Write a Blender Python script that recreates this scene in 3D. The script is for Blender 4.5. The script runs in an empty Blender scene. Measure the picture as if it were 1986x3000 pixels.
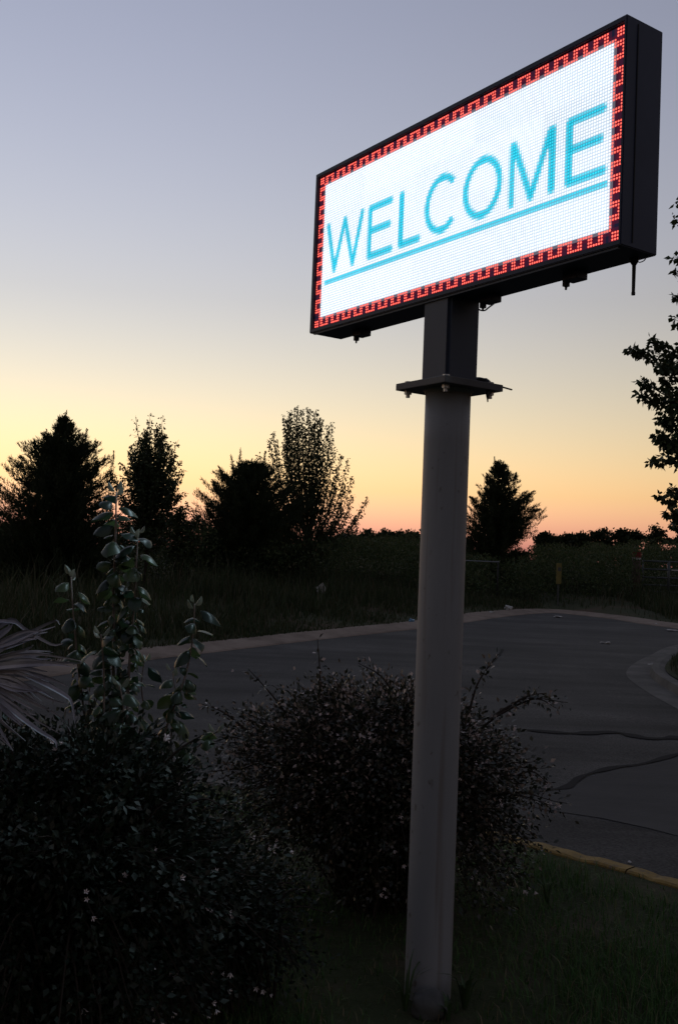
import bpy, bmesh, math, random
import numpy as np
from mathutils import Vector, Matrix

random.seed(7)
RNG = np.random.default_rng(11)
SC = bpy.context.scene
COL = SC.collection

# ------------------------------------------------------------------ camera
HC = 1.518                     # eye height above the lawn (m)
FPX, PITCH, ROLL = 2937.25, 0.04161, 0.04057
W0, H0 = 1986.0, 3000.0
_cp, _sp, _cr, _sr = math.cos(PITCH), math.sin(PITCH), math.cos(ROLL), math.sin(ROLL)
FWD = np.array([0, _cp, _sp]); _r = np.array([1.0, 0, 0]); _u = np.array([0, -_sp, _cp])
RGT = _cr * _r + _sr * _u
UPV = -_sr * _r + _cr * _u
CAMP = np.array([0, 0, HC])
cam_data = bpy.data.cameras.new('camera')
cam = bpy.data.objects.new('camera', cam_data)
COL.objects.link(cam)
cam_data.sensor_fit = 'VERTICAL'
cam_data.sensor_height = 24.0
cam_data.lens = 24.0 * FPX / H0
cam_data.clip_start = 0.05
cam_data.clip_end = 6000
cam.matrix_world = Matrix(((RGT[0], UPV[0], -FWD[0], 0), (RGT[1], UPV[1], -FWD[1], 0),
                           (RGT[2], UPV[2], -FWD[2], HC), (0, 0, 0, 1)))
SC.camera = cam

# ------------------------------------------------------------------ dusk sky, afterglow, exposure
EXPO = 3.49
K = 2.0 ** EXPO
SUN_AZ = math.radians(-24.5)     # the sun went down to the left of the frame
world = bpy.data.worlds.new('World')
SC.world = world
world.use_nodes = True
wn = world.node_tree
bg = wn.nodes['Background']
sky = wn.nodes.new('ShaderNodeTexSky')
sky.sky_type = 'NISHITA'
sky.sun_disc = False
sky.sun_elevation = math.radians(-2.5)
sky.sun_rotation = SUN_AZ
sky.air_density, sky.dust_density, sky.ozone_density = 1.656, 0.02, 0.332
wb = wn.nodes.new('ShaderNodeMix')
wb.data_type = 'RGBA'; wb.blend_type = 'MULTIPLY'
wb.inputs['Factor'].default_value = 1.0
wb.inputs['B'].default_value = (0.758, 1.005, 1.99, 1)     # white balance of the evening picture
wn.links.new(sky.outputs['Color'], wb.inputs['A'])
hs = wn.nodes.new('ShaderNodeHueSaturation')
hs.inputs['Saturation'].default_value = 0.70
wn.links.new(wb.outputs['Result'], hs.inputs['Color'])
wn.links.new(hs.outputs['Color'], bg.inputs['Color'])
bg.inputs['Strength'].default_value = 0.15
sun_data = bpy.data.lights.new('sun', 'SUN')
sun_data.energy = 0.002
sun_data.angle = math.radians(15)
sun_data.color = (1.0, 0.62, 0.35)
sun = bpy.data.objects.new('sun', sun_data)
COL.objects.link(sun)
_sd = Vector((math.sin(SUN_AZ), math.cos(SUN_AZ), math.tan(math.radians(2.0))))
sun.rotation_euler = _sd.to_track_quat('Z', 'Y').to_euler()
SC.view_settings.view_transform = 'Standard'
SC.view_settings.look = 'None'
SC.view_settings.exposure = EXPO
SC.view_settings.gamma = 1.0
SC.view_settings.use_curve_mapping = False
SC.cycles.max_bounces = 6
SC.cycles.transparent_max_bounces = 6

# ------------------------------------------------------------------ helpers
def ray(px, py):
    return FWD + RGT * (px - W0 / 2) / FPX - UPV * (py - H0 / 2) / FPX

def at(px, py, Y):
    """world point seen at a photo pixel, Y metres ahead"""
    d = ray(px, py)
    return CAMP + d * (Y / d[1])

def road_z(y):
    s = np.clip(np.asarray(y, float) - 6.0, 0, 55.0)
    return -0.12 + 0.022 * s * s / (s + 1.2)

def at_road(px, py, off=0.0):
    Y = 12.0
    d = ray(px, py)
    for _ in range(40):
        t = (float(road_z(Y)) + off - HC) / d[2]
        Y = 0.5 * Y + 0.5 * d[1] * t
    return CAMP + d * (Y / d[1])

def at_lawn(px, py, z=0.0):
    d = ray(px, py)
    return CAMP + d * ((z - HC) / d[2])

def wloc(o):
    p = Vector((0, 0, 0))
    while o is not None:
        p += o.location
        o = o.parent
    return p

def tag(o, label=None, cat=None, group=None, kind=None):
    if label: o['label'] = label
    if cat: o['category'] = cat
    if group: o['group'] = group
    if kind: o['kind'] = kind
    return o

def thing(name, loc, label, cat, group=None):
    o = bpy.data.objects.new(name, None)
    o.empty_display_size = 0.1
    COL.objects.link(o)
    o.location = Vector([float(c) for c in loc])
    return tag(o, label, cat, group)

def link(name, me, parent=None, mat=None):
    o = bpy.data.objects.new(name, me)
    COL.objects.link(o)
    if mat is not None and len(me.materials) == 0:
        me.materials.append(mat)
    if parent is not None:
        o.parent = parent
    return o

def pymesh(name, verts, faces, mat=None, parent=None, smooth=False):
    """verts in world coordinates; stored relative to the parent"""
    off = wloc(parent) if parent is not None else Vector((0, 0, 0))
    me = bpy.data.meshes.new(name)
    me.from_pydata([(v[0] - off.x, v[1] - off.y, v[2] - off.z) for v in verts], [], faces)
    me.update()
    if smooth:
        me.polygons.foreach_set('use_smooth', [True] * len(me.polygons))
    return link(name, me, parent, mat)

def trimesh(name, V, F, mat=None, parent=None, attrs=None, smooth=False):
    off = np.array(wloc(parent)) if parent is not None else np.zeros(3)
    V = (np.asarray(V, float).reshape(-1, 3) - off).astype(np.float32)
    F = np.asarray(F, np.int32).reshape(-1, 3)
    me = bpy.data.meshes.new(name)
    me.vertices.add(len(V)); me.loops.add(len(F) * 3); me.polygons.add(len(F))
    me.vertices.foreach_set('co', V.ravel())
    me.loops.foreach_set('vertex_index', F.ravel())
    me.polygons.foreach_set('loop_start', np.arange(0, len(F) * 3, 3, dtype=np.int32))
    me.polygons.foreach_set('loop_total', np.full(len(F), 3, dtype=np.int32))
    if smooth:
        me.polygons.foreach_set('use_smooth', np.ones(len(F), bool))
    for k, a in (attrs or {}).items():
        a = np.asarray(a, np.float32)
        if a.ndim == 1:
            at_ = me.attributes.new(k, 'FLOAT', 'POINT'); at_.data.foreach_set('value', a)
        else:
            at_ = me.attributes.new(k, 'FLOAT_COLOR', 'POINT'); at_.data.foreach_set('color', a.ravel())
    me.update(calc_edges=True)
    return link(name, me, parent, mat)

def box_vf(c, ex, ey, ez):
    """oriented box: centre and three half-extent vectors"""
    c, ex, ey, ez = [np.asarray(v, float) for v in (c, ex, ey, ez)]
    v = [c + a * ex + b * ey + d * ez for d in (-1, 1) for b in (-1, 1) for a in (-1, 1)]
    f = [(0, 2, 3, 1), (4, 5, 7, 6), (0, 1, 5, 4), (2, 6, 7, 3), (0, 4, 6, 2), (1, 3, 7, 5)]
    return v, f

def bevel_obj(o, w, seg=2):
    bm = bmesh.new(); bm.from_mesh(o.data)
    bmesh.ops.recalc_face_normals(bm, faces=bm.faces)
    bmesh.ops.bevel(bm, geom=list(bm.edges), offset=w, segments=seg, affect='EDGES', profile=0.6)
    bm.to_mesh(o.data); bm.free()
    return o

def join(parts):
    V, F = [], []
    for v, f in parts:
        b = len(V); V += list(v); F += [tuple(i + b for i in q) for q in f]
    return V, F

def tube_vf(pts, rad, n=6, cap=True):
    pts = [np.asarray(p, float) for p in pts]
    m = len(pts)
    rad = list(rad) if hasattr(rad, '__len__') else [rad] * m
    V, F = [], []
    prev = None
    for i in range(m):
        t = pts[min(i + 1, m - 1)] - pts[max(i - 1, 0)]
        t = t / (np.linalg.norm(t) + 1e-9)
        if prev is None:
            a = np.array([0, 0, 1.0]) if abs(t[2]) < 0.9 else np.array([1.0, 0, 0])
            s = np.cross(t, a)
        else:
            s = prev - t * (prev @ t)
        s /= np.linalg.norm(s) + 1e-9
        prev = s
        b = np.cross(t, s)
        for k in range(n):
            an = 2 * math.pi * k / n
            V.append(pts[i] + rad[i] * (math.cos(an) * s + math.sin(an) * b))
    for i in range(m - 1):
        for k in range(n):
            k2 = (k + 1) % n
            F.append((i * n + k, i * n + k2, (i + 1) * n + k2, (i + 1) * n + k))
    if cap:
        F.append(tuple(range(n))[::-1]); F.append(tuple((m - 1) * n + k for k in range(n)))
    return V, F

def spline(P, n):
    """Catmull-Rom through P, n samples"""
    P = [np.asarray(p, float) for p in P]
    P = [2 * P[0] - P[1]] + P + [2 * P[-1] - P[-2]]
    out = []
    m = len(P) - 3
    for j in range(n):
        t = j / (n - 1) * m
        i = min(int(t), m - 1); t -= i
        a, b, c, d = P[i:i + 4]
        out.append(0.5 * (2 * b + (c - a) * t + (2 * a - 5 * b + 4 * c - d) * t * t + (3 * b - a - 3 * c + d) * t ** 3))
    return out

def unit(a):
    return a / (np.linalg.norm(a, axis=-1, keepdims=True) + 1e-9)

def leaves_vf(pos, axis, nrm, length, width, fold=0.18, broad=0.45):
    """one folded rhombic leaf (two triangles) for each row"""
    axis = unit(axis)
    side = unit(np.cross(axis, nrm))
    up = np.cross(side, axis)
    L = np.asarray(length)[:, None]; Wd = np.asarray(width)[:, None]
    base = pos
    tip = pos + axis * L
    mid = pos + axis * L * broad + up * Wd * fold
    V = np.stack([base, mid + side * Wd * .5, tip, mid - side * Wd * .5], 1)
    n = len(pos)
    i = np.arange(n)[:, None] * 4
    F = np.concatenate([i + [0, 1, 2], i + [0, 2, 3]], 1).reshape(-1, 3)
    return V.reshape(-1, 3), F

def blades_vf(pos, height, width, lean, seed_dir):
    """grass blades: three triangles, bent"""
    n = len(pos)
    h = height[:, None]
    d = np.stack([np.cos(seed_dir), np.sin(seed_dir), np.zeros(n)], 1)
    s = np.stack([-np.sin(seed_dir), np.cos(seed_dir), np.zeros(n)], 1) * width[:, None] * .5
    up = np.array([0, 0, 1.0])
    m = pos + up * h * .55 + d * h * lean[:, None] * .3
    t = pos + up * h * (1 - .25 * lean[:, None]) + d * h * lean[:, None]
    V = np.stack([pos - s, pos + s, m - s * .8, m + s * .8, t], 1).reshape(-1, 3)
    i = np.arange(n)[:, None] * 5
    F = np.concatenate([i + [0, 1, 3], i + [0, 3, 2], i + [2, 3, 4]], 1).reshape(-1, 3)
    return V, F

# ------------------------------------------------------------------ materials
def mat(name, base=(.2, .2, .2), rough=.6, spec=.3, metal=0.0):
    m = bpy.data.materials.new(name)
    m.use_nodes = True
    b = m.node_tree.nodes['Principled BSDF']
    b.inputs['Base Color'].default_value = (*base, 1)
    b.inputs['Roughness'].default_value = rough
    b.inputs['Specular IOR Level'].default_value = spec
    b.inputs['Metallic'].default_value = metal
    return m

def nodes(m):
    return m.node_tree.nodes, m.node_tree.links, m.node_tree.nodes['Principled BSDF']

def noise_col(m, cols, scale=5.0, detail=6.0, rough=.6, stretch=None, bump=0.0, bump_scale=None, dist=.02):
    """colour from a noise through a ramp, in object space; optional bump"""
    N, L, b = nodes(m)
    tc = N.new('ShaderNodeTexCoord')
    mp = N.new('ShaderNodeMapping')
    L.new(tc.outputs['Object'], mp.inputs['Vector'])
    if stretch: mp.inputs['Scale'].default_value = stretch
    nz = N.new('ShaderNodeTexNoise')
    nz.inputs['Scale'].default_value = scale; nz.inputs['Detail'].default_value = detail
    nz.inputs['Roughness'].default_value = rough
    L.new(mp.outputs['Vector'], nz.inputs['Vector'])
    rp = N.new('ShaderNodeValToRGB')
    el = rp.color_ramp.elements
    while len(el) > 1: el.remove(el[-1])
    for i, (p, c) in enumerate(cols):
        e = el[0] if i == 0 else el.new(p)
        e.position = p; e.color = (*c, 1)
    L.new(nz.outputs['Fac'], rp.inputs['Fac'])
    L.new(rp.outputs['Color'], b.inputs['Base Color'])
    if bump:
        n2 = N.new('ShaderNodeTexNoise')
        n2.inputs['Scale'].default_value = bump_scale or scale * 6
        n2.inputs['Detail'].default_value = 4
        L.new(mp.outputs['Vector'], n2.inputs['Vector'])
        bp = N.new('ShaderNodeBump')
        bp.inputs['Strength'].default_value = bump; bp.inputs['Distance'].default_value = dist
        L.new(n2.outputs['Fac'], bp.inputs['Height'])
        L.new(bp.outputs['Normal'], b.inputs['Normal'])
    return m

def leaf_mat(name, ramp, rough=.45, spec=.35, trans=0.25):
    """leaf colour picked per leaf by the rnd attribute, thin-leaf translucency"""
    m = bpy.data.materials.new(name)
    m.use_nodes = True
    N, L, b = nodes(m)
    a = N.new('ShaderNodeAttribute'); a.attribute_name = 'rnd'
    rp = N.new('ShaderNodeValToRGB')
    el = rp.color_ramp.elements
    while len(el) > 1: el.remove(el[-1])
    for i, (p, c) in enumerate(ramp):
        e = el[0] if i == 0 else el.new(p)
        e.position = p; e.color = (*c, 1)
    L.new(a.outputs['Fac'], rp.inputs['Fac'])
    L.new(rp.outputs['Color'], b.inputs['Base Color'])
    b.inputs['Roughness'].default_value = rough
    b.inputs['Specular IOR Level'].default_value = spec
    if trans:
        t = N.new('ShaderNodeBsdfTranslucent')
        L.new(rp.outputs['Color'], t.inputs['Color'])
        mx = N.new('ShaderNodeMixShader'); mx.inputs['Fac'].default_value = trans
        L.new(b.outputs['BSDF'], mx.inputs[1]); L.new(t.outputs['BSDF'], mx.inputs[2])
        L.new(mx.outputs['Shader'], N['Material Output'].inputs['Surface'])
    return m

M = {}
M['asphalt'] = noise_col(mat('asphalt', rough=.85, spec=.2),
                         [(.30, (.031, .029, .027)), (.5, (.041, .039, .036)), (.62, (.055, .052, .048)), (.75, (.045, .042, .039))],
                         scale=.55, detail=12, rough=.72, stretch=(1.0, .55, 1), bump=.5, bump_scale=90, dist=.006)
def asphalt_detail():
    N, L, b = nodes(M['asphalt'])
    base = b.inputs['Base Color'].links[0].from_socket
    tc = N.new('ShaderNodeTexCoord'); mp = N.new('ShaderNodeMapping'); L.new(tc.outputs['Object'], mp.inputs['Vector'])
    mp.inputs['Rotation'].default_value = (0, 0, math.radians(28)); mp.inputs['Scale'].default_value = (.35, 1.9, 1)
    n1 = N.new('ShaderNodeTexNoise'); n1.inputs['Scale'].default_value = .9; n1.inputs['Detail'].default_value = 7; n1.inputs['Roughness'].default_value = .6
    L.new(mp.outputs['Vector'], n1.inputs['Vector'])
    n2 = N.new('ShaderNodeTexNoise'); n2.inputs['Scale'].default_value = 55; n2.inputs['Detail'].default_value = 3
    L.new(tc.outputs['Object'], n2.inputs['Vector'])
    m1 = N.new('ShaderNodeMapRange'); m1.inputs['From Min'].default_value = .35; m1.inputs['From Max'].default_value = .65; m1.inputs['To Min'].default_value = .62; m1.inputs['To Max'].default_value = 1.42
    L.new(n1.outputs['Fac'], m1.inputs['Value'])
    m2 = N.new('ShaderNodeMapRange'); m2.inputs['From Min'].default_value = .3; m2.inputs['From Max'].default_value = .7; m2.inputs['To Min'].default_value = .5; m2.inputs['To Max'].default_value = 1.5
    L.new(n2.outputs['Fac'], m2.inputs['Value'])
    mu = N.new('ShaderNodeMath'); mu.operation = 'MULTIPLY'; L.new(m1.outputs['Result'], mu.inputs[0]); L.new(m2.outputs['Result'], mu.inputs[1])
    vm = N.new('ShaderNodeVectorMath'); vm.operation = 'SCALE'; L.new(base, vm.inputs[0]); L.new(mu.outputs['Value'], vm.inputs['Scale'])
    L.new(vm.outputs['Vector'], b.inputs['Base Color'])
asphalt_detail()
M['tar'] = mat('tar', (.031, .030, .029), .95, .05)
M['patch'] = noise_col(mat('asphalt_patch', rough=.9, spec=.15), [(.3, (.045, .044, .042)), (.5, (.060, .058, .055)), (.7, (.074, .072, .068))], scale=1.3, detail=12, rough=.75, stretch=(.5, 1.4, 1), bump=.4, bump_scale=90, dist=.005)
M['soil'] = noise_col(mat('soil', rough=.95, spec=.1),
                      [(.3, (.035, .028, .020)), (.5, (.055, .040, .027)), (.7, (.045, .042, .024))], scale=2.2, detail=10, bump=.6, bump_scale=25, dist=.03)
M['lawn_soil'] = noise_col(mat('lawn_soil', rough=.95, spec=.1),
                      [(.3, (.030, .034, .018)), (.5, (.040, .048, .022)), (.68, (.066, .054, .036))], scale=3.0, detail=10, bump=.6, bump_scale=40, dist=.02)
M['field_soil'] = noise_col(mat('field_soil', rough=.95, spec=.1),
                      [(.3, (.030, .032, .018)), (.52, (.042, .046, .022)), (.66, (.085, .050, .036))], scale=.35, detail=10, bump=.6, bump_scale=9, dist=.06)
M['dusty_kerb'] = noise_col(mat('dusty_kerb', rough=.9, spec=.1),
                      [(.3, (.12, .095, .074)), (.5, (.21, .165, .130)), (.7, (.28, .23, .185))], scale=1.6, detail=10, rough=.7, bump=.3, bump_scale=30, dist=.01)
M['concrete'] = noise_col(mat('concrete', rough=.9, spec=.15),
                      [(.3, (.070, .066, .060)), (.55, (.115, .108, .098)), (.72, (.155, .146, .132))], scale=2.4, detail=10, bump=.3, bump_scale=40, dist=.006)
M['yellow_kerb'] = noise_col(mat('yellow_kerb', rough=.8, spec=.2),
                      [(.38, (.11, .095, .075)), (.45, (.20, .135, .048)), (.56, (.27, .18, .055)), (.66, (.12, .10, .075))], scale=13, detail=14, rough=.8, bump=.3, bump_scale=60, dist=.004)
M['pole_paint'] = noise_col(mat('pole_paint', rough=.55, spec=.3),
                      [(.28, (.182, .187, .197)), (.5, (.218, .224, .236)), (.72, (.250, .256, .268))], scale=3.0, detail=9, rough=.65, stretch=(1, 1, .22), bump=.12, bump_scale=24, dist=.004)
def pole_wear():
    N, L, b = nodes(M['pole_paint'])
    base = b.inputs['Base Color'].links[0].from_socket
    tc = N.new('ShaderNodeTexCoord')
    def layer(scale, st, lo, hi, det):
        mp = N.new('ShaderNodeMapping'); mp.inputs['Scale'].default_value = st; L.new(tc.outputs['Object'], mp.inputs['Vector'])
        nz = N.new('ShaderNodeTexNoise'); nz.inputs['Scale'].default_value = scale; nz.inputs['Detail'].default_value = det
        L.new(mp.outputs['Vector'], nz.inputs['Vector'])
        mr = N.new('ShaderNodeMapRange'); mr.inputs['From Min'].default_value = lo; mr.inputs['From Max'].default_value = hi
        L.new(nz.outputs['Fac'], mr.inputs['Value'])
        return mr.outputs['Result']
    spots = layer(26, (1, 1, .8), .66, .74, 3)
    runs = layer(34, (1, 1, .035), .56, .72, 4)
    col = base
    for fac, c, k in ((runs, (.13, .105, .085, 1), .5), (spots, (.09, .075, .065, 1), .8)):
        mu = N.new('ShaderNodeMath'); mu.operation = 'MULTIPLY'; mu.inputs[1].default_value = k; L.new(fac, mu.inputs[0])
        mx = N.new('ShaderNodeMix'); mx.data_type = 'RGBA'; L.new(mu.outputs['Value'], mx.inputs['Factor'])
        L.new(col, mx.inputs['A']); mx.inputs['B'].default_value = c; col = mx.outputs['Result']
    L.new(col, b.inputs['Base Color'])
pole_wear()
M['post_paint'] = noise_col(mat('post_paint', rough=.5, spec=.35),
                      [(.3, (.032, .042, .066)), (.7, (.048, .060, .086))], scale=4.0, detail=8, stretch=(1, 1, .3), bump=.1, bump_scale=30, dist=.003)
M['cabinet'] = noise_col(mat('cabinet_paint', rough=.5, spec=.3),
                      [(.3, (.020, .027, .056)), (.7, (.030, .038, .072))], scale=5.0, detail=8, bump=.06, bump_scale=30, dist=.003)
M['flange'] = noise_col(mat('flange_steel', rough=.55, spec=.4),
                      [(.3, (.045, .046, .052)), (.7, (.080, .080, .085))], scale=9.0, detail=8, bump=.2, bump_scale=50, dist=.002)
M['zinc'] = mat('zinc', (.42, .42, .43), .4, .5, .6)
M['rubber'] = mat('black_rubber', (.012, .012, .013), .6, .3)
M['board'] = mat('module_face', (.012, .013, .020), .6, .2)
M['stone'] = noise_col(mat('stone', rough=.9, spec=.15), [(.3, (.05, .052, .05)), (.7, (.10, .10, .095))], scale=9, detail=10, bump=.5, bump_scale=30, dist=.01)
M['bark'] = noise_col(mat('bark', rough=.95, spec=.1), [(.3, (.030, .024, .018)), (.7, (.060, .048, .038))], scale=8, detail=8, stretch=(1, 1, .2), bump=.5, bump_scale=25, dist=.01)
M['twig'] = mat('twig', (.036, .028, .023), .9, .1)
M['sapling_stem'] = noise_col(mat('sapling_stem', rough=.6, spec=.3), [(.3, (.13, .10, .085)), (.7, (.20, .16, .14))], scale=20, detail=6)
M['cedar'] = leaf_mat('cedar_spray', [(0, (.016, .026, .013)), (.5, (.024, .038, .016)), (1, (.040, .050, .022))], .6, .2, .15)
M['leaf'] = leaf_mat('dark_leaf', [(0, (.020, .036, .014)), (.5, (.032, .052, .018)), (1, (.055, .066, .025))], .45, .3, .25)
M['brush'] = leaf_mat('brush_leaf', [(0, (.034, .052, .022)), (.5, (.050, .072, .028)), (.85, (.075, .090, .038)), (1, (.105, .098, .058))], .7, .15, .25)
M['far'] = leaf_mat('far_leaf', [(0, (.018, .026, .015)), (1, (.030, .040, .020))], .8, .1, .1)
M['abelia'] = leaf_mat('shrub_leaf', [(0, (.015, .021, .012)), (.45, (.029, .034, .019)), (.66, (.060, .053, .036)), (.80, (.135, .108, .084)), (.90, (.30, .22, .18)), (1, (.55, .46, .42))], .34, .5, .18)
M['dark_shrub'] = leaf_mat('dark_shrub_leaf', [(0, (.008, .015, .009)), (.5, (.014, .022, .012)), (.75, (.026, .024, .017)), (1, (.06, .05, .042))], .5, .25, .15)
M['grass'] = leaf_mat('lawn_blade', [(0, (.034, .080, .020)), (.6, (.052, .115, .030)), (.85, (.080, .110, .040)), (1, (.15, .12, .07))], .6, .2, .25)
M['weed'] = leaf_mat('weed_blade', [(0, (.025, .046, .018)), (1, (.05, .085, .032))], .5, .3, .25)
M['fieldgrass'] = leaf_mat('field_blade', [(0, (.028, .042, .018)), (.6, (.042, .056, .024)), (.9, (.066, .064, .036)), (1, (.12, .10, .07))], .7, .15, .2)
M['petal'] = mat('petal', (.72, .63, .62), .7, .1)
M['palm'] = noise_col(mat('dead_palm', rough=.55, spec=.3), [(.3, (.12, .115, .14)), (.5, (.26, .25, .285)), (.7, (.42, .40, .42))], scale=9, detail=8, stretch=(1, 1, 1), bump=.3, bump_scale=60, dist=.002)
M['gate'] = mat('gate_paint', (.055, .062, .062), .5, .4)
M['pale_rail'] = mat('galvanised_rail', (.17, .19, .21), .6, .3, .0)
M['wood'] = noise_col(mat('post_wood', rough=.9, spec=.1), [(.3, (.055, .042, .034)), (.7, (.095, .074, .060))], scale=6, detail=8, stretch=(1, 1, .15), bump=.4, bump_scale=20, dist=.01)
M['red'] = mat('red_reflector', (.13, .020, .017), .6, .2)
M['white_tape'] = mat('white_tape', (.36, .35, .33), .6, .3)
M['marker'] = noise_col(mat('marker_yellow', rough=.6, spec=.3), [(.35, (.12, .10, .030)), (.7, (.20, .165, .05))], scale=5, detail=8)
M['litter'] = mat('litter_paper', (.36, .35, .33), .8, .1)
M['blue_litter'] = mat('litter_plastic', (.10, .22, .34), .4, .4)

# leaves of the sprouts: waxy top, pale underside catches the display's light
def sprout_mat(name, a, b_):
    m = mat(name, a, .33, .5)
    N, L, b = nodes(m)
    oi = N.new('ShaderNodeObjectInfo')
    rp = N.new('ShaderNodeValToRGB')
    rp.color_ramp.elements[0].color = (*a, 1); rp.color_ramp.elements[1].color = (*b_, 1)
    L.new(oi.outputs['Random'], rp.inputs['Fac'])
    L.new(rp.outputs['Color'], b.inputs['Base Color'])
    t = N.new('ShaderNodeBsdfTranslucent'); L.new(rp.outputs['Color'], t.inputs['Color'])
    mx = N.new('ShaderNodeMixShader'); mx.inputs['Fac'].default_value = .45
    L.new(b.outputs['BSDF'], mx.inputs[1]); L.new(t.outputs['BSDF'], mx.inputs[2])
    L.new(mx.outputs['Shader'], N['Material Output'].inputs['Surface'])
    return m
M['sprout'] = sprout_mat('sprout_leaf', (.012, .026, .017), (.048, .074, .027))
M['sprout_young'] = sprout_mat('sprout_young_leaf', (.12, .14, .10), (.18, .18, .14))

# ------------------------------------------------------------------ setting
def grid_obj(name, X, Y, Zf, material, kind='structure'):
    V = [(x, y, Zf(x, y)) for y in Y for x in X]
    n = len(X)
    F = [(j * n + i, j * n + i + 1, (j + 1) * n + i + 1, (j + 1) * n + i) for j in range(len(Y) - 1) for i in range(n - 1)]
    o = pymesh(name, V, F, material, smooth=True)
    tag(o, kind=kind)
    return o

ysp = [-40, -20, -8, -2, 2, 5] + [6 + .5 * i for i in range(16)] + [14 + 2 * i for i in range(24)] + [62, 80, 120, 200, 400, 900, 2500]
o = grid_obj('ground', [-2500, -400, -80, -40, -20, 0, 20, 40, 80, 400, 2500], ysp, lambda x, y: float(road_z(y)) - .06, M['soil'])
tag(o, 'bare soil ground under the whole place')
o = grid_obj('road', [-60, -40, -20, -10, 0, 10, 20, 40, 60], [y for y in ysp if y <= 44], lambda x, y: float(road_z(y)), M['asphalt'])
tag(o, 'worn grey asphalt road with tar seams and dust')
road = o

# lawn island, bounded by a kerb painted yellow
kb = [at_lawn(1459, 2454), at_lawn(1566, 2479), at_lawn(1660, 2507), at_lawn(1755, 2530), at_lawn(1880, 2564), at_lawn(1986, 2596)]
kdir = unit(kb[0] - kb[-1])
lk = [at_lawn(-420, 2205), at_lawn(60, 2235), at_lawn(600, 2292), at_lawn(1060, 2365)]
rk = [kb[-1] - kdir * s for s in (.8, 2.0, 4.0, 8.0)]
KP = [np.array([-14, 9.6, 0]), np.array([-8, 9.2, 0])] + lk + kb + rk
KS = spline(KP, 110)
def lawn_edge(x):
    xs = [p[0] for p in KS]; ys = [p[1] for p in KS]
    return float(np.interp(x, xs, ys))
def lawn_z(x, y):
    return .018 * math.sin(1.7 * x + .6) * math.cos(1.3 * y) * min(1, max(0, (lawn_edge(x) - y) / .8)) - .012
lx = [-14, -10, -7] + [-5 + .25 * i for i in range(40)] + [5.2, 6.4]
V, F = [], []
ny = 26
for x in lx:
    e = lawn_edge(x)
    for j in range(ny):
        y = e - (e + 6) * (j / (ny - 1)) ** 1.7
        V.append((x, y, lawn_z(x, y) if j else lawn_z(x, y) - .0))
for i in range(len(lx) - 1):
    for j in range(ny - 1):
        F.append((i * ny + j, i * ny + j + 1, (i + 1) * ny + j + 1, (i + 1) * ny + j))
o = pymesh('lawn', V, F, M['lawn_soil'], smooth=True)
tag(o, 'dark lawn soil of the planted island in front', kind='structure')

def sweep(name, P, prof, material, label, n_each=None):
    """sweep a profile [(offset sideways, z)] along a level path"""
    V, F = [], []
    m, k = len(P), len(prof)
    for i, p in enumerate(P):
        t = P[min(i + 1, m - 1)] - P[max(i - 1, 0)]
        s = np.array([-t[1], t[0], 0]); s /= np.linalg.norm(s)
        for a, z in prof:
            V.append(p + s * a + np.array([0, 0, z]))
    for i in range(m - 1):
        for j in range(k - 1):
            F.append((i * k + j, i * k + j + 1, (i + 1) * k + j + 1, (i + 1) * k + j))
    o = pymesh(name, V, F, material)
    return tag(o, label, kind='structure')
ksplit = next(i for i, p in enumerate(KS) if p[0] > .1)
kprof = [(-.012, -.06), (-.008, -.006), (.004, .003), (.085, .002), (.100, -.010), (.118, -.13)]
KJ = [p + np.array([0, 0, .003 * math.sin(i * .9) + .002 * math.sin(i * .47 + 1)]) for i, p in enumerate(KS)]
sweep('kerb', KJ[:ksplit + 1], kprof, M['concrete'], 'unpainted kerb hidden behind the shrubs at the left')
for i0 in range(ksplit, len(KJ) - 1, 17):
    seg = KJ[i0:i0 + 18]
    seg = [seg[0] + unit(seg[1] - seg[0]) * .003] + seg[1:-1] + [seg[-1] - unit(seg[-1] - seg[-2]) * .003]
    sweep('kerb', seg, [(a, z + .002 * math.sin(i0 * 1.7)) for a, z in kprof], M['yellow_kerb'], 'kerb length with worn yellow paint along the lawn')

# far side of the road: dusty kerb, then the overgrown field
fe_px = [(120, 1985), (452, 1930), (640, 1908), (900, 1877), (1220, 1842), (1354, 1824), (1440, 1811), (1512, 1802), (1593, 1796), (1654, 1798), (1796, 1814), (1869, 1826), (1986, 1842)]
fe = [at_road(*p) for p in fe_px]
d0 = unit(fe[0] - fe[1]); d1 = unit(fe[-1] - fe[-2])
FE = [fe[0] + d0 * 16, fe[0] + d0 * 6] + fe + [fe[-1] + d1 * 4, fe[-1] + np.array([7, -4.5, 0]), fe[-1] + np.array([20, -9, 0])]
FS = spline(FE, 150)
FS = [np.array([p[0], p[1], float(road_z(p[1]))]) for p in FS]
nleft = int(len(FS) * .60)
sweep('kerb', FS, [(-.06, .002), (-.02, .02), (.22, .05), (.40, .075), (.62, .06), (1.0, .03)], M['dusty_kerb'],
      'low dusty kerb on the far side of the road')
_ord = sorted(FS, key=lambda p: p[0])
FX = np.array([p[0] for p in _ord]); FY = np.array([p[1] for p in _ord])
def field_edge(x):
    return np.interp(x, FX, FY)
def field_z(x, y):
    e = field_edge(x)
    d = np.clip((y - e) / 4.0, 0, 1)
    return road_z(y) + .02 + .10 * d + .05 * d * np.sin(x * .9 + y * .35) * np.cos(y * .6 - x * .3)
fx = list(np.linspace(-40, -9, 12)) + list(np.linspace(-8, 14, 56)) + list(np.linspace(15, 45, 10)) 
V, F = [], []
offs = [0.35, .8, 1.5, 2.5, 4, 6, 8, 10, 13, 16, 20, 25, 32, 42, 60, 100, 200, 500, 2000]
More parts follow.
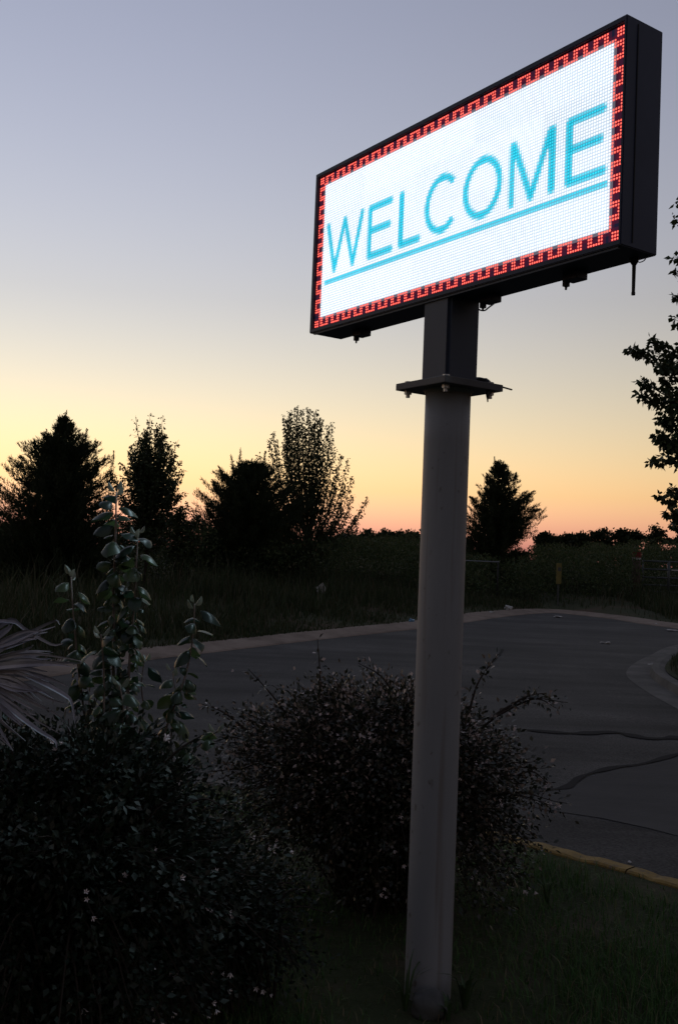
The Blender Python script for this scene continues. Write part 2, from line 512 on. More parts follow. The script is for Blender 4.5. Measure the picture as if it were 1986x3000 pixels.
for x in fx:
    for q in offs:
        y = float(field_edge(x)) + q
        V.append((x * (1 + q * .05 if q > 60 else 1), y, float(field_z(x, y)) - (.03 if q < .5 else 0)))
m = len(offs)
for i in range(len(fx) - 1):
    for j in range(m - 1):
        F.append((i * m + j, (i + 1) * m + j, (i + 1) * m + j + 1, i * m + j + 1))
o = pymesh('field', V, F, M['field_soil'], smooth=True)
tag(o, 'overgrown field of soil and weeds beyond the road', kind='structure')

# island at the right with a concrete kerb
ri = [at_road(1990, 2080), at_road(1900, 2030), at_road(1838, 1982), at_road(1850, 1950), at_road(1905, 1920), at_road(1986, 1889)]
RI = [ri[0] + np.array([-.1, -3.5, 0]), ri[0] + np.array([-.05, -1.2, 0])] + ri + [ri[-1] + np.array([2.2, 2.2, 0]), ri[-1] + np.array([7, 4.5, 0])]
RS = [np.array([p[0], p[1], float(road_z(p[1]))]) for p in spline(RI, 70)]
sweep('kerb', RS, [(.01, .003), (-.02, .005), (-.30, .010), (-.33, .10), (-.42, .105), (-.52, .08)], M['concrete'],
      'rounded concrete kerb of the grass island at the right')
inner = []
for i, p in enumerate(RS):
    t = RS[min(i + 1, len(RS) - 1)] - RS[max(i - 1, 0)]
    s = np.array([-t[1], t[0], 0]); s /= np.linalg.norm(s)
    inner.append(p - s * .5)
V, F = [], []
for p in inner:
    for q in (0, .15, .5, 1.0):
        x = p[0] * (1 - q) + (16) * q; y = p[1] * (1 - q) + (p[1] * .6 + 6) * q
        V.append((x, y, float(road_z(y)) + .10 + .06 * min(1, q * 4)))
for i in range(len(inner) - 1):
    for j in range(3):
        F.append((i * 4 + j, (i + 1) * 4 + j, (i + 1) * 4 + j + 1, i * 4 + j + 1))
o = pymesh('grass_island', V, F, M['lawn_soil'], smooth=True)
tag(o, 'soil of the grass island at the right', kind='structure')

# tar seams and patches on the road
def ribbon(name, pxs, width, material, label=None):
    P = [at_road(*p) for p in pxs]
    P = spline(P, 40)
    V, F = [], []
    for i, p in enumerate(P):
        t = P[min(i + 1, 39)] - P[max(i - 1, 0)]
        s = np.array([-t[1], t[0], 0]); s /= np.linalg.norm(s)
        w = width * (.5 + .16 * math.sin(i * .55) + .12 * math.sin(i * 1.05 + 1)) * min(1, (i + 1) / 4, (40 - i) / 4)
        for a in (-w, w):
            q = p + s * a; V.append((q[0], q[1], float(road_z(q[1])) + .008))
    F = [(2 * i, 2 * i + 1, 2 * i + 3, 2 * i + 2) for i in range(39)]
    return pymesh(name, V, F, material, parent=road)
pq = [(1470, 2345), (1590, 2322), (1668, 2312), (1712, 2282), (1800, 2256), (1900, 2240), (2080, 2196), (2100, 2300), (2060, 2470), (1900, 2428), (1760, 2398), (1600, 2374)]
pv = [at_road(*q) for q in pq]
pymesh('patch', [(v[0], v[1], float(road_z(v[1])) + .004) for v in pv], [tuple(range(len(pv)))[::-1]], M['patch'], parent=road)
ribbon('tar_seam', [(1490, 2328), (1590, 2316), (1659, 2308), (1704, 2276), (1799, 2250), (1880, 2240), (2000, 2206)], .055, M['tar'])
ribbon('tar_seam', [(1540, 2140), (1680, 2150), (1800, 2147), (1900, 2165), (2010, 2160)], .11, M['tar'])
ribbon('tar_seam', [(1425, 1958), (1446, 1935), (1462, 1918), (1472, 1902)], .035, M['tar'])

# ------------------------------------------------------------------ the lit sign
YAW = 0.96353
SU = np.array([math.cos(YAW), -math.sin(YAW), 0]); SN = np.array([math.sin(YAW), math.cos(YAW), 0]); SZ = np.array([0, 0, 1.0])
SO = CAMP + np.array([0.32168, 3.52854, 1.26320])      # centre of the LED face
POLE = np.array([0.3765, 3.5860, 0.0])
sign = thing('display_sign', POLE, 'lit display sign reading WELCOME on a tall grey steel pole', 'sign')
def S(u, v, w=0.0):
    return SO + SU * u + SZ * v + SN * w

l, r, t, b, dep = -.8229, .8145, .3415, -.3400, .1544
# cabinet: open-fronted tray with rolled edges
LIP = .010
outer = [(l, t), (r, t), (r, b), (l, b)]
il, ir, it, ib = -.803, .803, .323, -.323
inn = [(il, it), (ir, it), (ir, ib), (il, ib)]
V = [S(u, v, -LIP) for u, v in outer] + [S(u, v, -LIP) for u, v in inn] + [S(u, v, .006) for u, v in inn] + [S(u, v, dep) for u, v in outer]
F = [(i, (i + 1) % 4, 4 + (i + 1) % 4, 4 + i) for i in range(4)]
F += [(4 + i, 4 + (i + 1) % 4, 8 + (i + 1) % 4, 8 + i) for i in range(4)]
F += [(i, 12 + i, 12 + (i + 1) % 4, (i + 1) % 4) for i in range(4)] + [(12, 13, 14, 15), (8, 9, 10, 11)]
cab = pymesh('cabinet', V, F, M['cabinet'], sign)
bm = bmesh.new(); bm.from_mesh(cab.data); bmesh.ops.recalc_face_normals(bm, faces=bm.faces)
bmesh.ops.bevel(bm, geom=[e for e in bm.edges if e.calc_length() > .1 and len(e.link_faces) == 2 and e.calc_face_angle(0) > .5], offset=.003, segments=2, affect='EDGES')
bm.to_mesh(cab.data); bm.free()
# side service seam, bottom lip and a few screws
v_, f_ = box_vf(S(0, b - .004, .001), SU * .80, SZ * .0035, SN * .004)
pymesh('drip_lip', v_, f_, M['post_paint'], cab)
v_, f_ = box_vf(S(r + .0012, 0, .040), SN * .0015, SZ * .325, SU * .0015)
pymesh('side_seam', v_, f_, M['rubber'], cab)

panel_v, panel_f = box_vf(S(0, 0, .004), SU * .8025, SZ * .3225, SN * .0018)
panel = pymesh('display_panel', panel_v, panel_f, M['board'], sign)

# lit picture on a 160 x 64 matrix
NCOL, NROW = 160, 64
def seg_d(px, py, a, b):
    ax, ay = a; bx, by = b
    dx, dy = bx - ax, by - ay
    tt = np.clip(((px - ax) * dx + (py - ay) * dy) / (dx * dx + dy * dy + 1e-9), 0, 1)
    return np.hypot(px - ax - tt * dx, py - ay - tt * dy)
cc, rr = np.meshgrid(np.arange(NCOL), np.arange(NROW))
cc = cc.astype(float); rr = rr.astype(float)
ink = np.zeros_like(cc)
def stroke(a, b, w=1.0, soft=.75):
    global ink
    ink = np.maximum(ink, np.clip((w + soft - seg_d(cc, rr, a, b)) / soft, 0, 1))
T0, T1 = 22.0, 41.0
for a, b2 in (((7, 21.7), (12.3, 41.2)), ((12.3, 41.2), (18.9, 21.7)), ((18.9, 21.7), (25.2, 41.2)), ((25.2, 41.2), (30.8, 21.7))):
    stroke(a, b2, .9)
def letterE(x):
    stroke((x, T0), (x, T1), 1.0, .7)
    for y, e in ((T0, 13.2), (T0 + 9, 12.4), (T1, 13.8)): stroke((x, y), (x + e, y), .95, .7)
letterE(36.2)
stroke((56, T0 - .3), (56, T1), 1.0, .7); stroke((56, T1), (66.6, T1), .95, .7)
def arc(cx, cy, rx, ry, w, a0, a1, soft=.7):
    global ink
    an = np.degrees(np.arctan2((cy - rr) / ry, (cc - cx) / rx)) % 360
    d = np.abs((np.hypot((cc - cx) / rx, (rr - cy) / ry) - 1) * np.hypot(rx * np.cos(np.radians(an)), ry * np.sin(np.radians(an))))
    ink = np.maximum(ink, np.where((an >= a0) & (an <= a1), np.clip((w + soft - d) / soft, 0, 1), 0))
arc(79.3, 31.5, 8.2, 9.5, 1.0, 40, 320)
arc(100.2, 31.5, 8.4, 9.5, 1.0, 0, 360)
stroke((114.4, T0 - .3), (114.4, T1 + .3), 1.0, .7); stroke((132, T0 - .3), (132, T1 + .3), 1.0, .7)
stroke((115.2, 22), (123.1, 41.0), 1.0); stroke((123.1, 41.0), (131, 22), 1.0)
letterE(139)
stroke((6, 45.4), (154, 45.4), .55, .6)
border = (cc < 4) | (cc > NCOL - 5) | (rr < 4) | (rr > NROW - 5)
red = np.zeros((NROW, NCOL), bool)
def wave(depth, run, L):
    ph = (run - 4) % 8
    o_ = ph < 6
    i_ = (ph >= 4) | (ph < 2)
    mid = (ph < 2) | ((ph >= 4) & (ph < 6))
    return np.where(depth == 0, o_, np.where(depth == 3, i_, mid))
top, bot, lef, rig = rr < 4, rr > NROW - 5, cc < 4, cc > NCOL - 5
red |= top & ~lef & ~rig & wave(rr, cc, NCOL)
red |= bot & ~lef & ~rig & wave(NROW - 1 - rr, cc, NCOL)
red |= lef & ~top & ~bot & wave(cc, rr, NROW)
red |= rig & ~top & ~bot & wave(NCOL - 1 - cc, rr, NROW)
cor = (top | bot) & (lef | rig)
red |= cor & ((np.minimum(rr, NROW - 1 - rr) < 3) & (np.minimum(cc, NCOL - 1 - cc) < 3))
red |= cor & ((np.minimum(rr, NROW - 1 - rr) == 3) & (np.minimum(cc, NCOL - 1 - cc) == 3))
white = ~border & (ink < .05)
state = np.zeros((NROW, NCOL), int)
state[white] = 1; state[~border & (ink >= .05)] = 2; state[border & red] = 3
core = {0: (0, 0, 0), 1: (1.34, 1.42, 1.55), 2: (.05, .86, 1.12), 3: (1.95, .27, .19)}
gap_glare = {0: (.012, .012, .03), 1: (.66, .78, .92), 2: (.012, .42, .60), 3: (.22, .006, .020)}  # cell colour around each diode: lens glare painted in as emission
CORE = np.zeros((NROW, NCOL, 3)); GAP_GLARE = np.zeros((NROW, NCOL, 3))
for k_ in range(4):
    CORE[state == k_] = core[k_]; GAP_GLARE[state == k_] = gap_glare[k_]
mixk = np.clip(ink, 0, 1)[..., None]
sel = (state == 2)[..., None]
CORE = np.where(sel, np.array(core[1]) * (1 - mixk) + np.array(core[2]) * mixk, CORE)
GAP_GLARE = np.where(sel, np.array(gap_glare[1]) * (1 - mixk) + np.array(gap_glare[2]) * mixk, GAP_GLARE)
# modules of 32 x 16 pixels differ a little in brightness
modk = 1 + .045 * RNG.standard_normal((NROW // 16, NCOL // 32))
modk = np.kron(modk, np.ones((16, 32)))[..., None]
CORE *= modk; GAP_GLARE *= modk
jit = 1 + .05 * RNG.standard_normal((NROW, NCOL, 1))
CORE *= jit
# camera lens glare painted into the cell colours, bleeding to the nearest cells
G2 = GAP_GLARE.copy()
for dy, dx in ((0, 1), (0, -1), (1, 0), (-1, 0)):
    G2 += .16 * (np.roll(GAP_GLARE, (dy, dx), (0, 1)) - GAP_GLARE)
GAP_GLARE = np.maximum(G2, 0)
PV, PF, PC = [], [], []
hexa = [(math.cos(math.pi / 3 * i), math.sin(math.pi / 3 * i)) for i in range(6)]
u0 = (cc - 79.5) * .01; v0 = (31.5 - rr) * .01
n = NROW * NCOL
uu, vv = u0.ravel(), v0.ravel()
base = SO[None] + uu[:, None] * SU + vv[:, None] * SZ
cellV = np.stack([base + SU * a * .005 + SZ * c * .005 + SN * .0015 for a, c in ((-1, -1), (1, -1), (1, 1), (-1, 1))], 1)
i4 = np.arange(n)[:, None] * 4
cellF = np.concatenate([i4 + [0, 1, 2], i4 + [0, 2, 3]], 1).reshape(-1, 3)
cellC = np.repeat(np.concatenate([GAP_GLARE.reshape(-1, 3), np.ones((n, 1))], 1), 4, 0)
lit = (state.ravel() > 0)
nl = int(lit.sum())
lb = base[lit]
RD = .0036
domeV = np.stack([lb + SU * a * RD + SZ * c * RD + SN * .0006 for a, c in hexa] + [lb - SN * .0022], 1)
i7 = np.arange(nl)[:, None] * 7 + n * 4
domeF = np.concatenate([i7 + [k_, (k_ + 1) % 6, 6] for k_ in range(6)], 1).reshape(-1, 3)
domeC = np.repeat(np.concatenate([CORE.reshape(-1, 3)[lit], np.ones((nl, 1))], 1), 7, 0)
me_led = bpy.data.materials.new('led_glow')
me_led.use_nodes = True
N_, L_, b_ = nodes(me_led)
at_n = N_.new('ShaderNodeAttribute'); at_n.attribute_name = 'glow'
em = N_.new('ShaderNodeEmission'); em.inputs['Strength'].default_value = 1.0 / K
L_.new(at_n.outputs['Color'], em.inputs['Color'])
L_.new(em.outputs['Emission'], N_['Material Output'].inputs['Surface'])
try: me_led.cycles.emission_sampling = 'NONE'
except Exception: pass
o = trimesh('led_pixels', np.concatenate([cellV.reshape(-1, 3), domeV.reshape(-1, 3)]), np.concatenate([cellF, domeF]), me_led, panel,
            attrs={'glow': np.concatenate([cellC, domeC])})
tag(o, 'glowing pixels with lens glare painted between them: cyan underlined WELCOME on white inside a red key border', kind='stuff')
# the light the display throws
al = bpy.data.lights.new('display_light', 'AREA')
al.shape = 'RECTANGLE'; al.size = 1.52; al.size_y = .56
al.energy = 24.0 / K
al.color = (.62, .86, 1.0)
al_o = bpy.data.objects.new('display_light', al)
COL.objects.link(al_o)
mw = Matrix((( SU[0], SZ[0], SN[0], 0), (SU[1], SZ[1], SN[1], 0), (SU[2], SZ[2], SN[2], 0), (0, 0, 0, 1)))
al_o.matrix_world = Matrix.Translation(Vector(S(0, 0, -.02))) @ mw

# square upper post, flange plates, bolts, round pole
PX = POLE
zb = SO[2] + b                                   # underside of the cabinet
zf = at(1313, 1138, 3.60)[2]                     # flange level
v_, f_ = box_vf((PX[0], PX[1], (zb + .004 + zf + .012) / 2), SU * .0745, SN * .0745, SZ * ((zb + .004 - zf - .012) / 2))
post = pymesh('square_post', v_, f_, M['post_paint'], sign)
bm = bmesh.new(); bm.from_mesh(post.data); bmesh.ops.recalc_face_normals(bm, faces=bm.faces)
bmesh.ops.bevel(bm, geom=[e for e in bm.edges if abs((e.verts[0].co - e.verts[1].co).z) > .1], offset=.012, segments=4, affect='EDGES')
bm.to_mesh(post.data); bm.free()
for z_, h_, s_ in ((zf + .0, .0125, .136),):
    v_, f_ = box_vf((PX[0], PX[1], z_), SU * s_, SN * s_, SZ * h_)
    fl = bevel_obj(pymesh('flange_plate', v_, f_, M['flange'], sign), .0025)
    fl_top = fl
for a in (-1, 1):
    for c in (-1, 1):
        q = np.array([PX[0], PX[1], zf]) + SU * a * .104 + SN * c * .104
        hexp = lambda z, rd: [q + np.array([rd * math.cos(math.pi / 3 * i), rd * math.sin(math.pi / 3 * i), z]) for i in range(6)]
        for nm, z0, z1, rd in (('bolt_head', .0122, .021, .0125), ('nut', -.0260, -.0122, .0135), ('bolt_end', -.038, -.0255, .0075)):
            v_ = hexp(z0, rd) + hexp(z1, rd)
            f_ = [(i, (i + 1) % 6, 6 + (i + 1) % 6, 6 + i) for i in range(6)] + [tuple(range(6))[::-1], tuple(range(6, 12))]
            pymesh(nm, v_, f_, M['zinc'], fl_top)
ptop = np.array([PX[0] - .002, PX[1], zf - .0122]); pbot = np.array([PX[0] + .002, PX[1], -.12])
v_, f_ = tube_vf([pbot + (ptop - pbot) * i / 12 for i in range(13)], .0815, 40)
pole = pymesh('pole', v_, f_, M['pole_paint'], sign, smooth=True)
v_, f_ = tube_vf([ptop + np.array([0, 0, -.014]), ptop + np.array([0, 0, -.004]), ptop], [.0815, .088, .092], 32, False)
pymesh('weld_collar', v_, f_, M['pole_paint'], pole, smooth=True)

# mounting clips under the cabinet
for px, py in ((1093, 985), (1462, 885), (1716, 822)):
    d = ray(px, py)
    zc = zb - .016
    tt = (zc - HC) / d[2]
    p = CAMP + d * tt
    uoff = (p - SO) @ SU
    q = S(uoff, b - .013, .110)
    v_, f_ = box_vf(q, SU * .030, SN * .026, SZ * .013)
    clip = bevel_obj(pymesh('mounting_clip', v_, f_, M['cabinet'], sign), .003)
    v_, f_ = box_vf(q + SU * -.036 - SZ * .006, SU * .008, SN * .010, SZ * .020)
    bevel_obj(pymesh('clip_hook', v_, f_, M['cabinet'], clip), .003)
    v_, f_ = tube_vf([q - SU * .036 - SZ * .022, q - SU * .036 - SZ * .036], [.005, .0035], 6)
    pymesh('clip_bolt', v_, f_, M['cabinet'], clip)
# antenna hanging under the right end, with a cable loop
ap = S(.755, b - .002, .125)
v_, f_ = tube_vf([ap, ap - SZ * .012, ap - SZ * .020, ap - SZ * .100, ap - SZ * .102, ap - SZ * .110], [.015, .011, .0058, .0050, .0060, .0056], 10)
ant = pymesh('antenna', v_, f_, M['rubber'], cab, smooth=False)
v_, f_ = tube_vf(spline([ap + SU * .008, ap + SU * .018 - SZ * .014 , ap + SU * .038 - SZ * .012, ap + SU * .046 + SZ * .004], 12), .0016, 6)
pymesh('cable_loop', v_, f_, M['rubber'], ant)
# loose wire by the post top and a slack cable lying on the flange
w0 = at(1396, 893, 3.62)
v_, f_ = tube_vf(spline([at(1393, 884, 3.62), at(1400, 905, 3.62), at(1418, 910, 3.63), at(1432, 900, 3.64), at(1446, 890, 3.66)], 14), .0028, 6)
pymesh('loose_wire', v_, f_, M['rubber'], cab)
v_, f_ = tube_vf(spline([at(1385, 1114, 3.66), at(1405, 1114, 3.60), at(1425, 1121, 3.58), at(1437, 1140, 3.55), at(1428, 1152, 3.53), at(1428, 1178, 3.53)], 18), [.011] * 6 + [.014] * 5 + [.012, .010, .008, .007, .005, .003, .002], 8)
pymesh('slack_cable', v_, f_, M['rubber'], fl_top, smooth=True)
v_, f_ = tube_vf([at(1416, 1122, 3.60), at(1460, 1131, 3.62), at(1499, 1142, 3.64)], [.004, .0032, .003], 6)
pymesh('conduit_stub', v_, f_, M['rubber'], fl_top)
# scuffs: thin weld seam up the pole is left to the paint

# ------------------------------------------------------------------ trees
def prof_at(prof, h):
    return np.interp(h, [p[0] for p in prof], [p[1] for p in prof])

def cedar(name, px, Y, top_py, label, left, right, n_br=230, per=70, base_off=.3, seed=1, gap_low=0.0, leaf=(.07, .17), wid=.033, fat=1.0):
    """juniper: many ascending branches clothed in feathery sprays. left/right: [(height fraction, radius m)]"""
    rg = np.random.default_rng(seed)
    tp = at(px, top_py, Y)
    gz = float(field_z(tp[0], Y))
    H = tp[2] - gz
    base = np.array([tp[0], Y, gz])
    t = thing(name, base, label, 'tree')
    parts = [tube_vf([base + np.array([0, 0, -.15]), base + np.array([.03, 0, H * .3]), base + np.array([0, .02, H * .7]), base + np.array([0, 0, H * .97])],
                     [.09, .075, .035, .006], 8)]
    P, A, Ln, Wd = [], [], [], []
    for k in range(n_br):
        h = base_off / H + (1 - base_off / H) * (rg.random() ** .95) * .985
        az = rg.random() * 2 * math.pi
        c = math.cos(az)
        rl, rr_ = prof_at(left, h), prof_at(right, h)
        R = (rl * (1 - c) / 2 + rr_ * (1 + c) / 2) * fat
        R *= rg.uniform(.55, .95) if rg.random() < .72 else rg.uniform(.92, 1.2)
        R = max(R, .06)
        asc = rg.uniform(.25, .75)
        d = np.array([c, math.sin(az), 0])
        tip = base + np.array([0, 0, h * H]) + d * R
        st = base + np.array([0, 0, max(.1, h * H - asc * R)])
        bend = (st + tip) / 2 - np.array([0, 0, .12 * R])
        C = spline([st, bend, tip], 9)
        if k % 3 == 0:
            parts.append(tube_vf(C[::2], [.018, .014, .010, .006, .003], 4, False))
        C = np.array(C)
        m_ = int(per * 2.2 * (.35 + R))
        s = rg.beta(1.6, 1.0, m_) * 7.99
        i = s.astype(int)
        p = C[i] + (C[i + 1] - C[i]) * (s - i)[:, None]
        p += rg.normal(0, .075 + .06 * R, (m_, 3)) * np.clip(1.1 - s / 8, .12, 1)[:, None]
        ax = unit(C[i + 1] - C[i]) * .8 + np.array([0, 0, .55]) + rg.normal(0, .45, (m_, 3))
        P.append(p); A.append(ax)
        fine = np.clip(1.25 - s / 10, .4, 1)
        Ln.append(rg.uniform(leaf[0], leaf[1], m_) * (1 - .25 * h)); Wd.append(rg.uniform(.6, 1.3, m_) * wid * fine)
    P = np.concatenate(P); A = np.concatenate(A); Ln = np.concatenate(Ln); Wd = np.concatenate(Wd)
    # the leader and side leaders end in thin feathers
    v_, f_ = join(parts)
    pymesh('trunk', v_, f_, M['bark'], t)
    nn = rg.normal(size=P.shape)
    V, F = leaves_vf(P, A, nn, Ln, Wd, .1, .35)
    trimesh('crown', V, F, M['cedar'], t, {'rnd': np.repeat(rg.random(len(P)), 4)})
    return t

def feather_tops(t, tops, seed=3):
    """thin leaders with side sprays that stand above a juniper's outline"""
    rg = np.random.default_rng(seed)
    for (bx, by, tx, ty, Y) in tops:
        a, b2 = at(bx, by, Y), at(tx, ty, Y)
        C = np.array(spline([a, (a + b2) / 2 + rg.normal(0, .02, 3), b2], 8))
        v_, f_ = tube_vf(C, np.linspace(.012, .002, 8), 4, False)
        ld = pymesh('leader', v_, f_, M['bark'], t)
        m_ = 260
        s = (rg.random(m_) ** 1.4) * 6.99
        i = s.astype(int)
        p = C[i] + (C[i + 1] - C[i]) * (s - i)[:, None] + rg.normal(0, .05, (m_, 3)) * (1.05 - s / 7)[:, None]
        A = unit(C[i + 1] - C[i]) * .9 + rg.normal(0, .55, (m_, 3))
        V, F = leaves_vf(p, A, rg.normal(size=p.shape), rg.uniform(.06, .20, m_) * (1.15 - s / 8), np.full(m_, .020), .1, .3)
        o = trimesh('sprays', V, F, M['cedar'], ld, {'rnd': np.repeat(rg.random(m_), 4)})
        tag(o, kind='stuff')

def leafy_tree(name, base, branches, label, leaf_len=.07, leaf_wid=.045, per_m=90, spread=.10, seed=5, trunk_r=.06, extra=None, start=.25, cat='tree', material='leaf', droop=.5):
    """branches: world polylines from the trunk out; twigs and hanging leaves clothe them"""
    rg = np.random.default_rng(seed)
    t = thing(name, base, label, cat)
    parts, P, A = [], [], []
    for C, dens in branches:
        C = np.array(spline(C, 14))
        ln = np.linalg.norm(np.diff(C, axis=0), axis=1).sum()
        r0 = min(trunk_r, .008 + .012 * ln)
        parts.append(tube_vf(C, np.linspace(r0, .003, 14), 5, False))
        m_ = int(ln * per_m * dens)
        s = (start + (1 - start) * rg.random(m_)) * 12.99
        i = s.astype(int)
        p = C[i] + (C[i + 1] - C[i]) * (s - i)[:, None]
        off = rg.normal(0, 1, (m_, 3)) * spread * np.clip(1.25 - s / 13, .3, 1)[:, None]
        P.append(p + off)
        A.append(unit(off) * .8 + np.array([0, 0, -droop]) + rg.normal(0, .5, (m_, 3)))
        for q in range(int(ln * 5)):          # side twigs
            j = rg.integers(3, 12)
            e = C[j] + rg.normal(0, 1, 3) * spread * 1.2 + np.array([0, 0, .05])
            parts.append(tube_vf([C[j], (C[j] + e) / 2 + np.array([0, 0, -.01]), e], [.004, .003, .002], 3, False))
    P = np.concatenate(P); A = np.concatenate(A)
    v_, f_ = join(parts)
    pymesh('trunk', v_, f_, M['bark'], t)
    k = len(P)
    V, F = leaves_vf(P, A, rg.normal(size=P.shape), leaf_len * rg.uniform(.65, 1.2, k), leaf_wid * rg.uniform(.7, 1.2, k), .2, .42)
    trimesh('crown', V, F, M[material], t, {'rnd': np.repeat(rg.random(k), 4)})
    return t

t = cedar('cedar_tree', 190, 26, 1222, 'broad dark cedar at the far left edge of the trees',
          [(0, 1.5), (0.2, 1.72), (0.431, 1.68), (0.571, 1.46), (0.762, 1.06), (0.824, 0.8), (0.914, 0.4), (0.952, 0.2), (1, 0.03)],
          [(0, 1.2), (0.2, 1.3), (0.431, 1.25), (0.571, 1.16), (0.762, 0.98), (0.824, 0.82), (0.914, 0.45), (0.952, 0.2), (1, 0.03)], n_br=600, per=54, seed=2, fat=1.2)
feather_tops(t, [(192, 1290, 196, 1203, 26), (150, 1330, 137, 1258, 26), (245, 1320, 256, 1256, 26), (120, 1400, 100, 1300, 26), (282, 1390, 280, 1285, 26), (320, 1420, 335, 1320, 26.1), (85, 1440, 62, 1342, 26)], 4)

# ovate dense tree beside it
def ovate_branches(px, Y, top, bottom, halfw, n, seed, gz, lean=0):
    rg = np.random.default_rng(seed)
    c = at(px, (top + bottom) / 2, Y)
    T = at(px, top, Y); B = at(px, bottom, Y)
    out = [([np.array([c[0], Y, gz - .1]), np.array([c[0], Y, (gz + T[2]) / 2]), np.array([T[0], Y, T[2]])], .8)]
    for k in range(n):
        az = rg.random() * 6.283
        h0 = gz + (B[2] - gz) * .7 + (T[2] - B[2]) * rg.random() * .55
        h = B[2] + (T[2] - B[2]) * rg.random() ** .8
        f = (h - B[2]) / (T[2] - B[2])
        R = halfw * (math.sin(math.pi * min(1, (.18 + .82 * f) ** .85)) ** .7) * rg.uniform(.6, 1.08) + .04
        h0 = min(h0, h - .5 * R)
        h0 = max(h0, gz + .2)
        e = np.array([c[0] + math.cos(az) * R, Y + math.sin(az) * R, h])
        s = np.array([c[0], Y, h0])
        out.append(([s, s * .45 + e * .55 + np.array([0, 0, -.08 * R]), e], 1.0))
    return out
c = at(440, 1540, 27); gz = float(field_z(c[0], 27))
br = ovate_branches(440, 27, 1232, 1585, 1.0, 84, 3, gz)
for (bx, by, tx, ty) in ((440, 1290, 440, 1212), (470, 1300, 478, 1216), (410, 1310, 398, 1217), (500, 1350, 524, 1288)):
    br.append(([at(bx, by + 40, 27), at(bx, by, 27), at(tx, ty, 27)], .35))
leafy_tree('broadleaf_tree', (c[0], 27, gz), br, 'small dense oval tree right of the broad cedar', .075, .055, 120, .10, 8, .06)

# short leafy bushes between the tree groups
c = at(540, 1560, 27.5); gz = float(field_z(c[0], 27.5))
br = []
rg = np.random.default_rng(21)
for (tx, ty) in ((505, 1500), (520, 1486), (548, 1478), (575, 1500), (590, 1512), (560, 1525), (530, 1510), (490, 1525)):
    e = at(tx, ty, 27.5)
    s = np.array([c[0] + rg.normal(0, .1), 27.5, gz])
    br.append(([s, (s + e) / 2 + np.array([0, 0, .1]), e], 1.3))
leafy_tree('wild_bush', (c[0], 27.5, gz), br, 'low wild bush between the oval tree and the next cedar', .08, .06, 110, .14, 9, .03, cat='bush')

t = cedar('cedar_tree', 740, 29, 1350, 'wide dark cedar in front of the tall airy tree',
          [(0, 1.3), (0.3, 1.4), (0.536, 1.38), (0.672, 1.28), (0.808, 1.12), (0.9, 0.85), (0.944, 0.5), (1, 0.15)],
          [(0, 1.6), (0.3, 1.68), (0.627, 1.6), (0.755, 1.4), (0.867, 0.98), (0.944, 0.52), (1, 0.15)], n_br=560, per=58, seed=7, fat=1.2)
feather_tops(t, [(705, 1400, 705, 1312, 29), (690, 1400, 677, 1330, 29), (660, 1410, 640, 1365, 29), (728, 1390, 738, 1345, 29), (770, 1390, 778, 1322, 29), (640, 1440, 622, 1405, 29), (618, 1520, 606, 1470, 29)], 5)

# tall airy pear-like tree with upright branches
Y = 30.0
c = at(905, 1600, Y); gz = float(field_z(c[0], Y))
base = np.array([c[0], Y, gz])
rg = np.random.default_rng(31)
br = []
tips = [(850, 1205, 1.2), (868, 1192, 1.3), (885, 1200, 1.2), (905, 1196, 1.2), (925, 1203, 1.3), (845, 1230, 1.1), (940, 1225, 1.1), (960, 1245, .8), (975, 1235, .5), (832, 1215, .8),
        (838, 1260, 1.0), (935, 1260, 1.0), (915, 1240, 1.0), (870, 1245, 1.1), (895, 1250, 1.0), (970, 1290, .8), (950, 1300, .9), (860, 1300, 1.0), (980, 1310, .6), (830, 1290, .8),
        (800, 1265, .8), (790, 1290, .7), (812, 1320, .7), (1000, 1330, .6), (1020, 1342, .6), (990, 1370, .7), (1032, 1395, .7), (1010, 1420, .8), (1035, 1450, .7), (1078, 1458, .6), (1055, 1490, .6),
        (1040, 1520, .7), (1000, 1470, .8), (975, 1430, .8), (1020, 1500, .7), (985, 1520, .8), (960, 1400, .7), (950, 1480, .8), (1045, 1545, .7), (960, 1540, .9), (760, 1330, .7), (775, 1360, .7)]
for tx, ty, dens in tips:
    yo = rg.uniform(-.5, .5)
    e = at(tx, ty, Y + yo)
    h0 = gz + .7 + .35 * rg.random() + max(0, (e[2] - gz - 2.6)) * .18
    s = np.array([base[0] + .05 * rg.normal(), Y, min(h0, e[2] - .5)])
    k = s * .5 + e * .5
    side = e[0] - base[0]
    k = k + np.array([side * .18, yo * .2, -.12 * abs(side)])
    br.append(([s, k, e], dens))
br.append(([base - np.array([0, 0, .1]), base + np.array([.03, 0, 1.5]), at(900, 1290, Y)], .25))
leafy_tree('airy_tree', base, br, 'tall airy tree with upright branches letting the sunset through', .080, .052, 140, .105, 12, .035, start=.22, droop=.7)

t = cedar('cedar_tree', 1462, 33, 1352, 'lone pointed cedar just right of the sign pole',
          [(0, 0.7), (0.25, 0.97), (0.447, 1.1), (0.615, 1.05), (0.77, 0.72), (0.88, 0.45), (0.94, 0.28), (1, 0.03)],
          [(0, 0.7), (0.25, 0.97), (0.447, 1.12), (0.615, 1.2), (0.77, 0.9), (0.88, 0.52), (0.94, 0.32), (1, 0.03)], n_br=420, per=52, fat=1.14, seed=17, base_off=.45, wid=.036)
feather_tops(t, [(1452, 1390, 1447, 1338, 33), (1478, 1400, 1488, 1372, 33), (1502, 1410, 1512, 1384, 33), (1430, 1420, 1424, 1386, 33), (1548, 1500, 1583, 1492, 33), (1535, 1460, 1560, 1440, 33), (1395, 1470, 1375, 1455, 33)], 6)

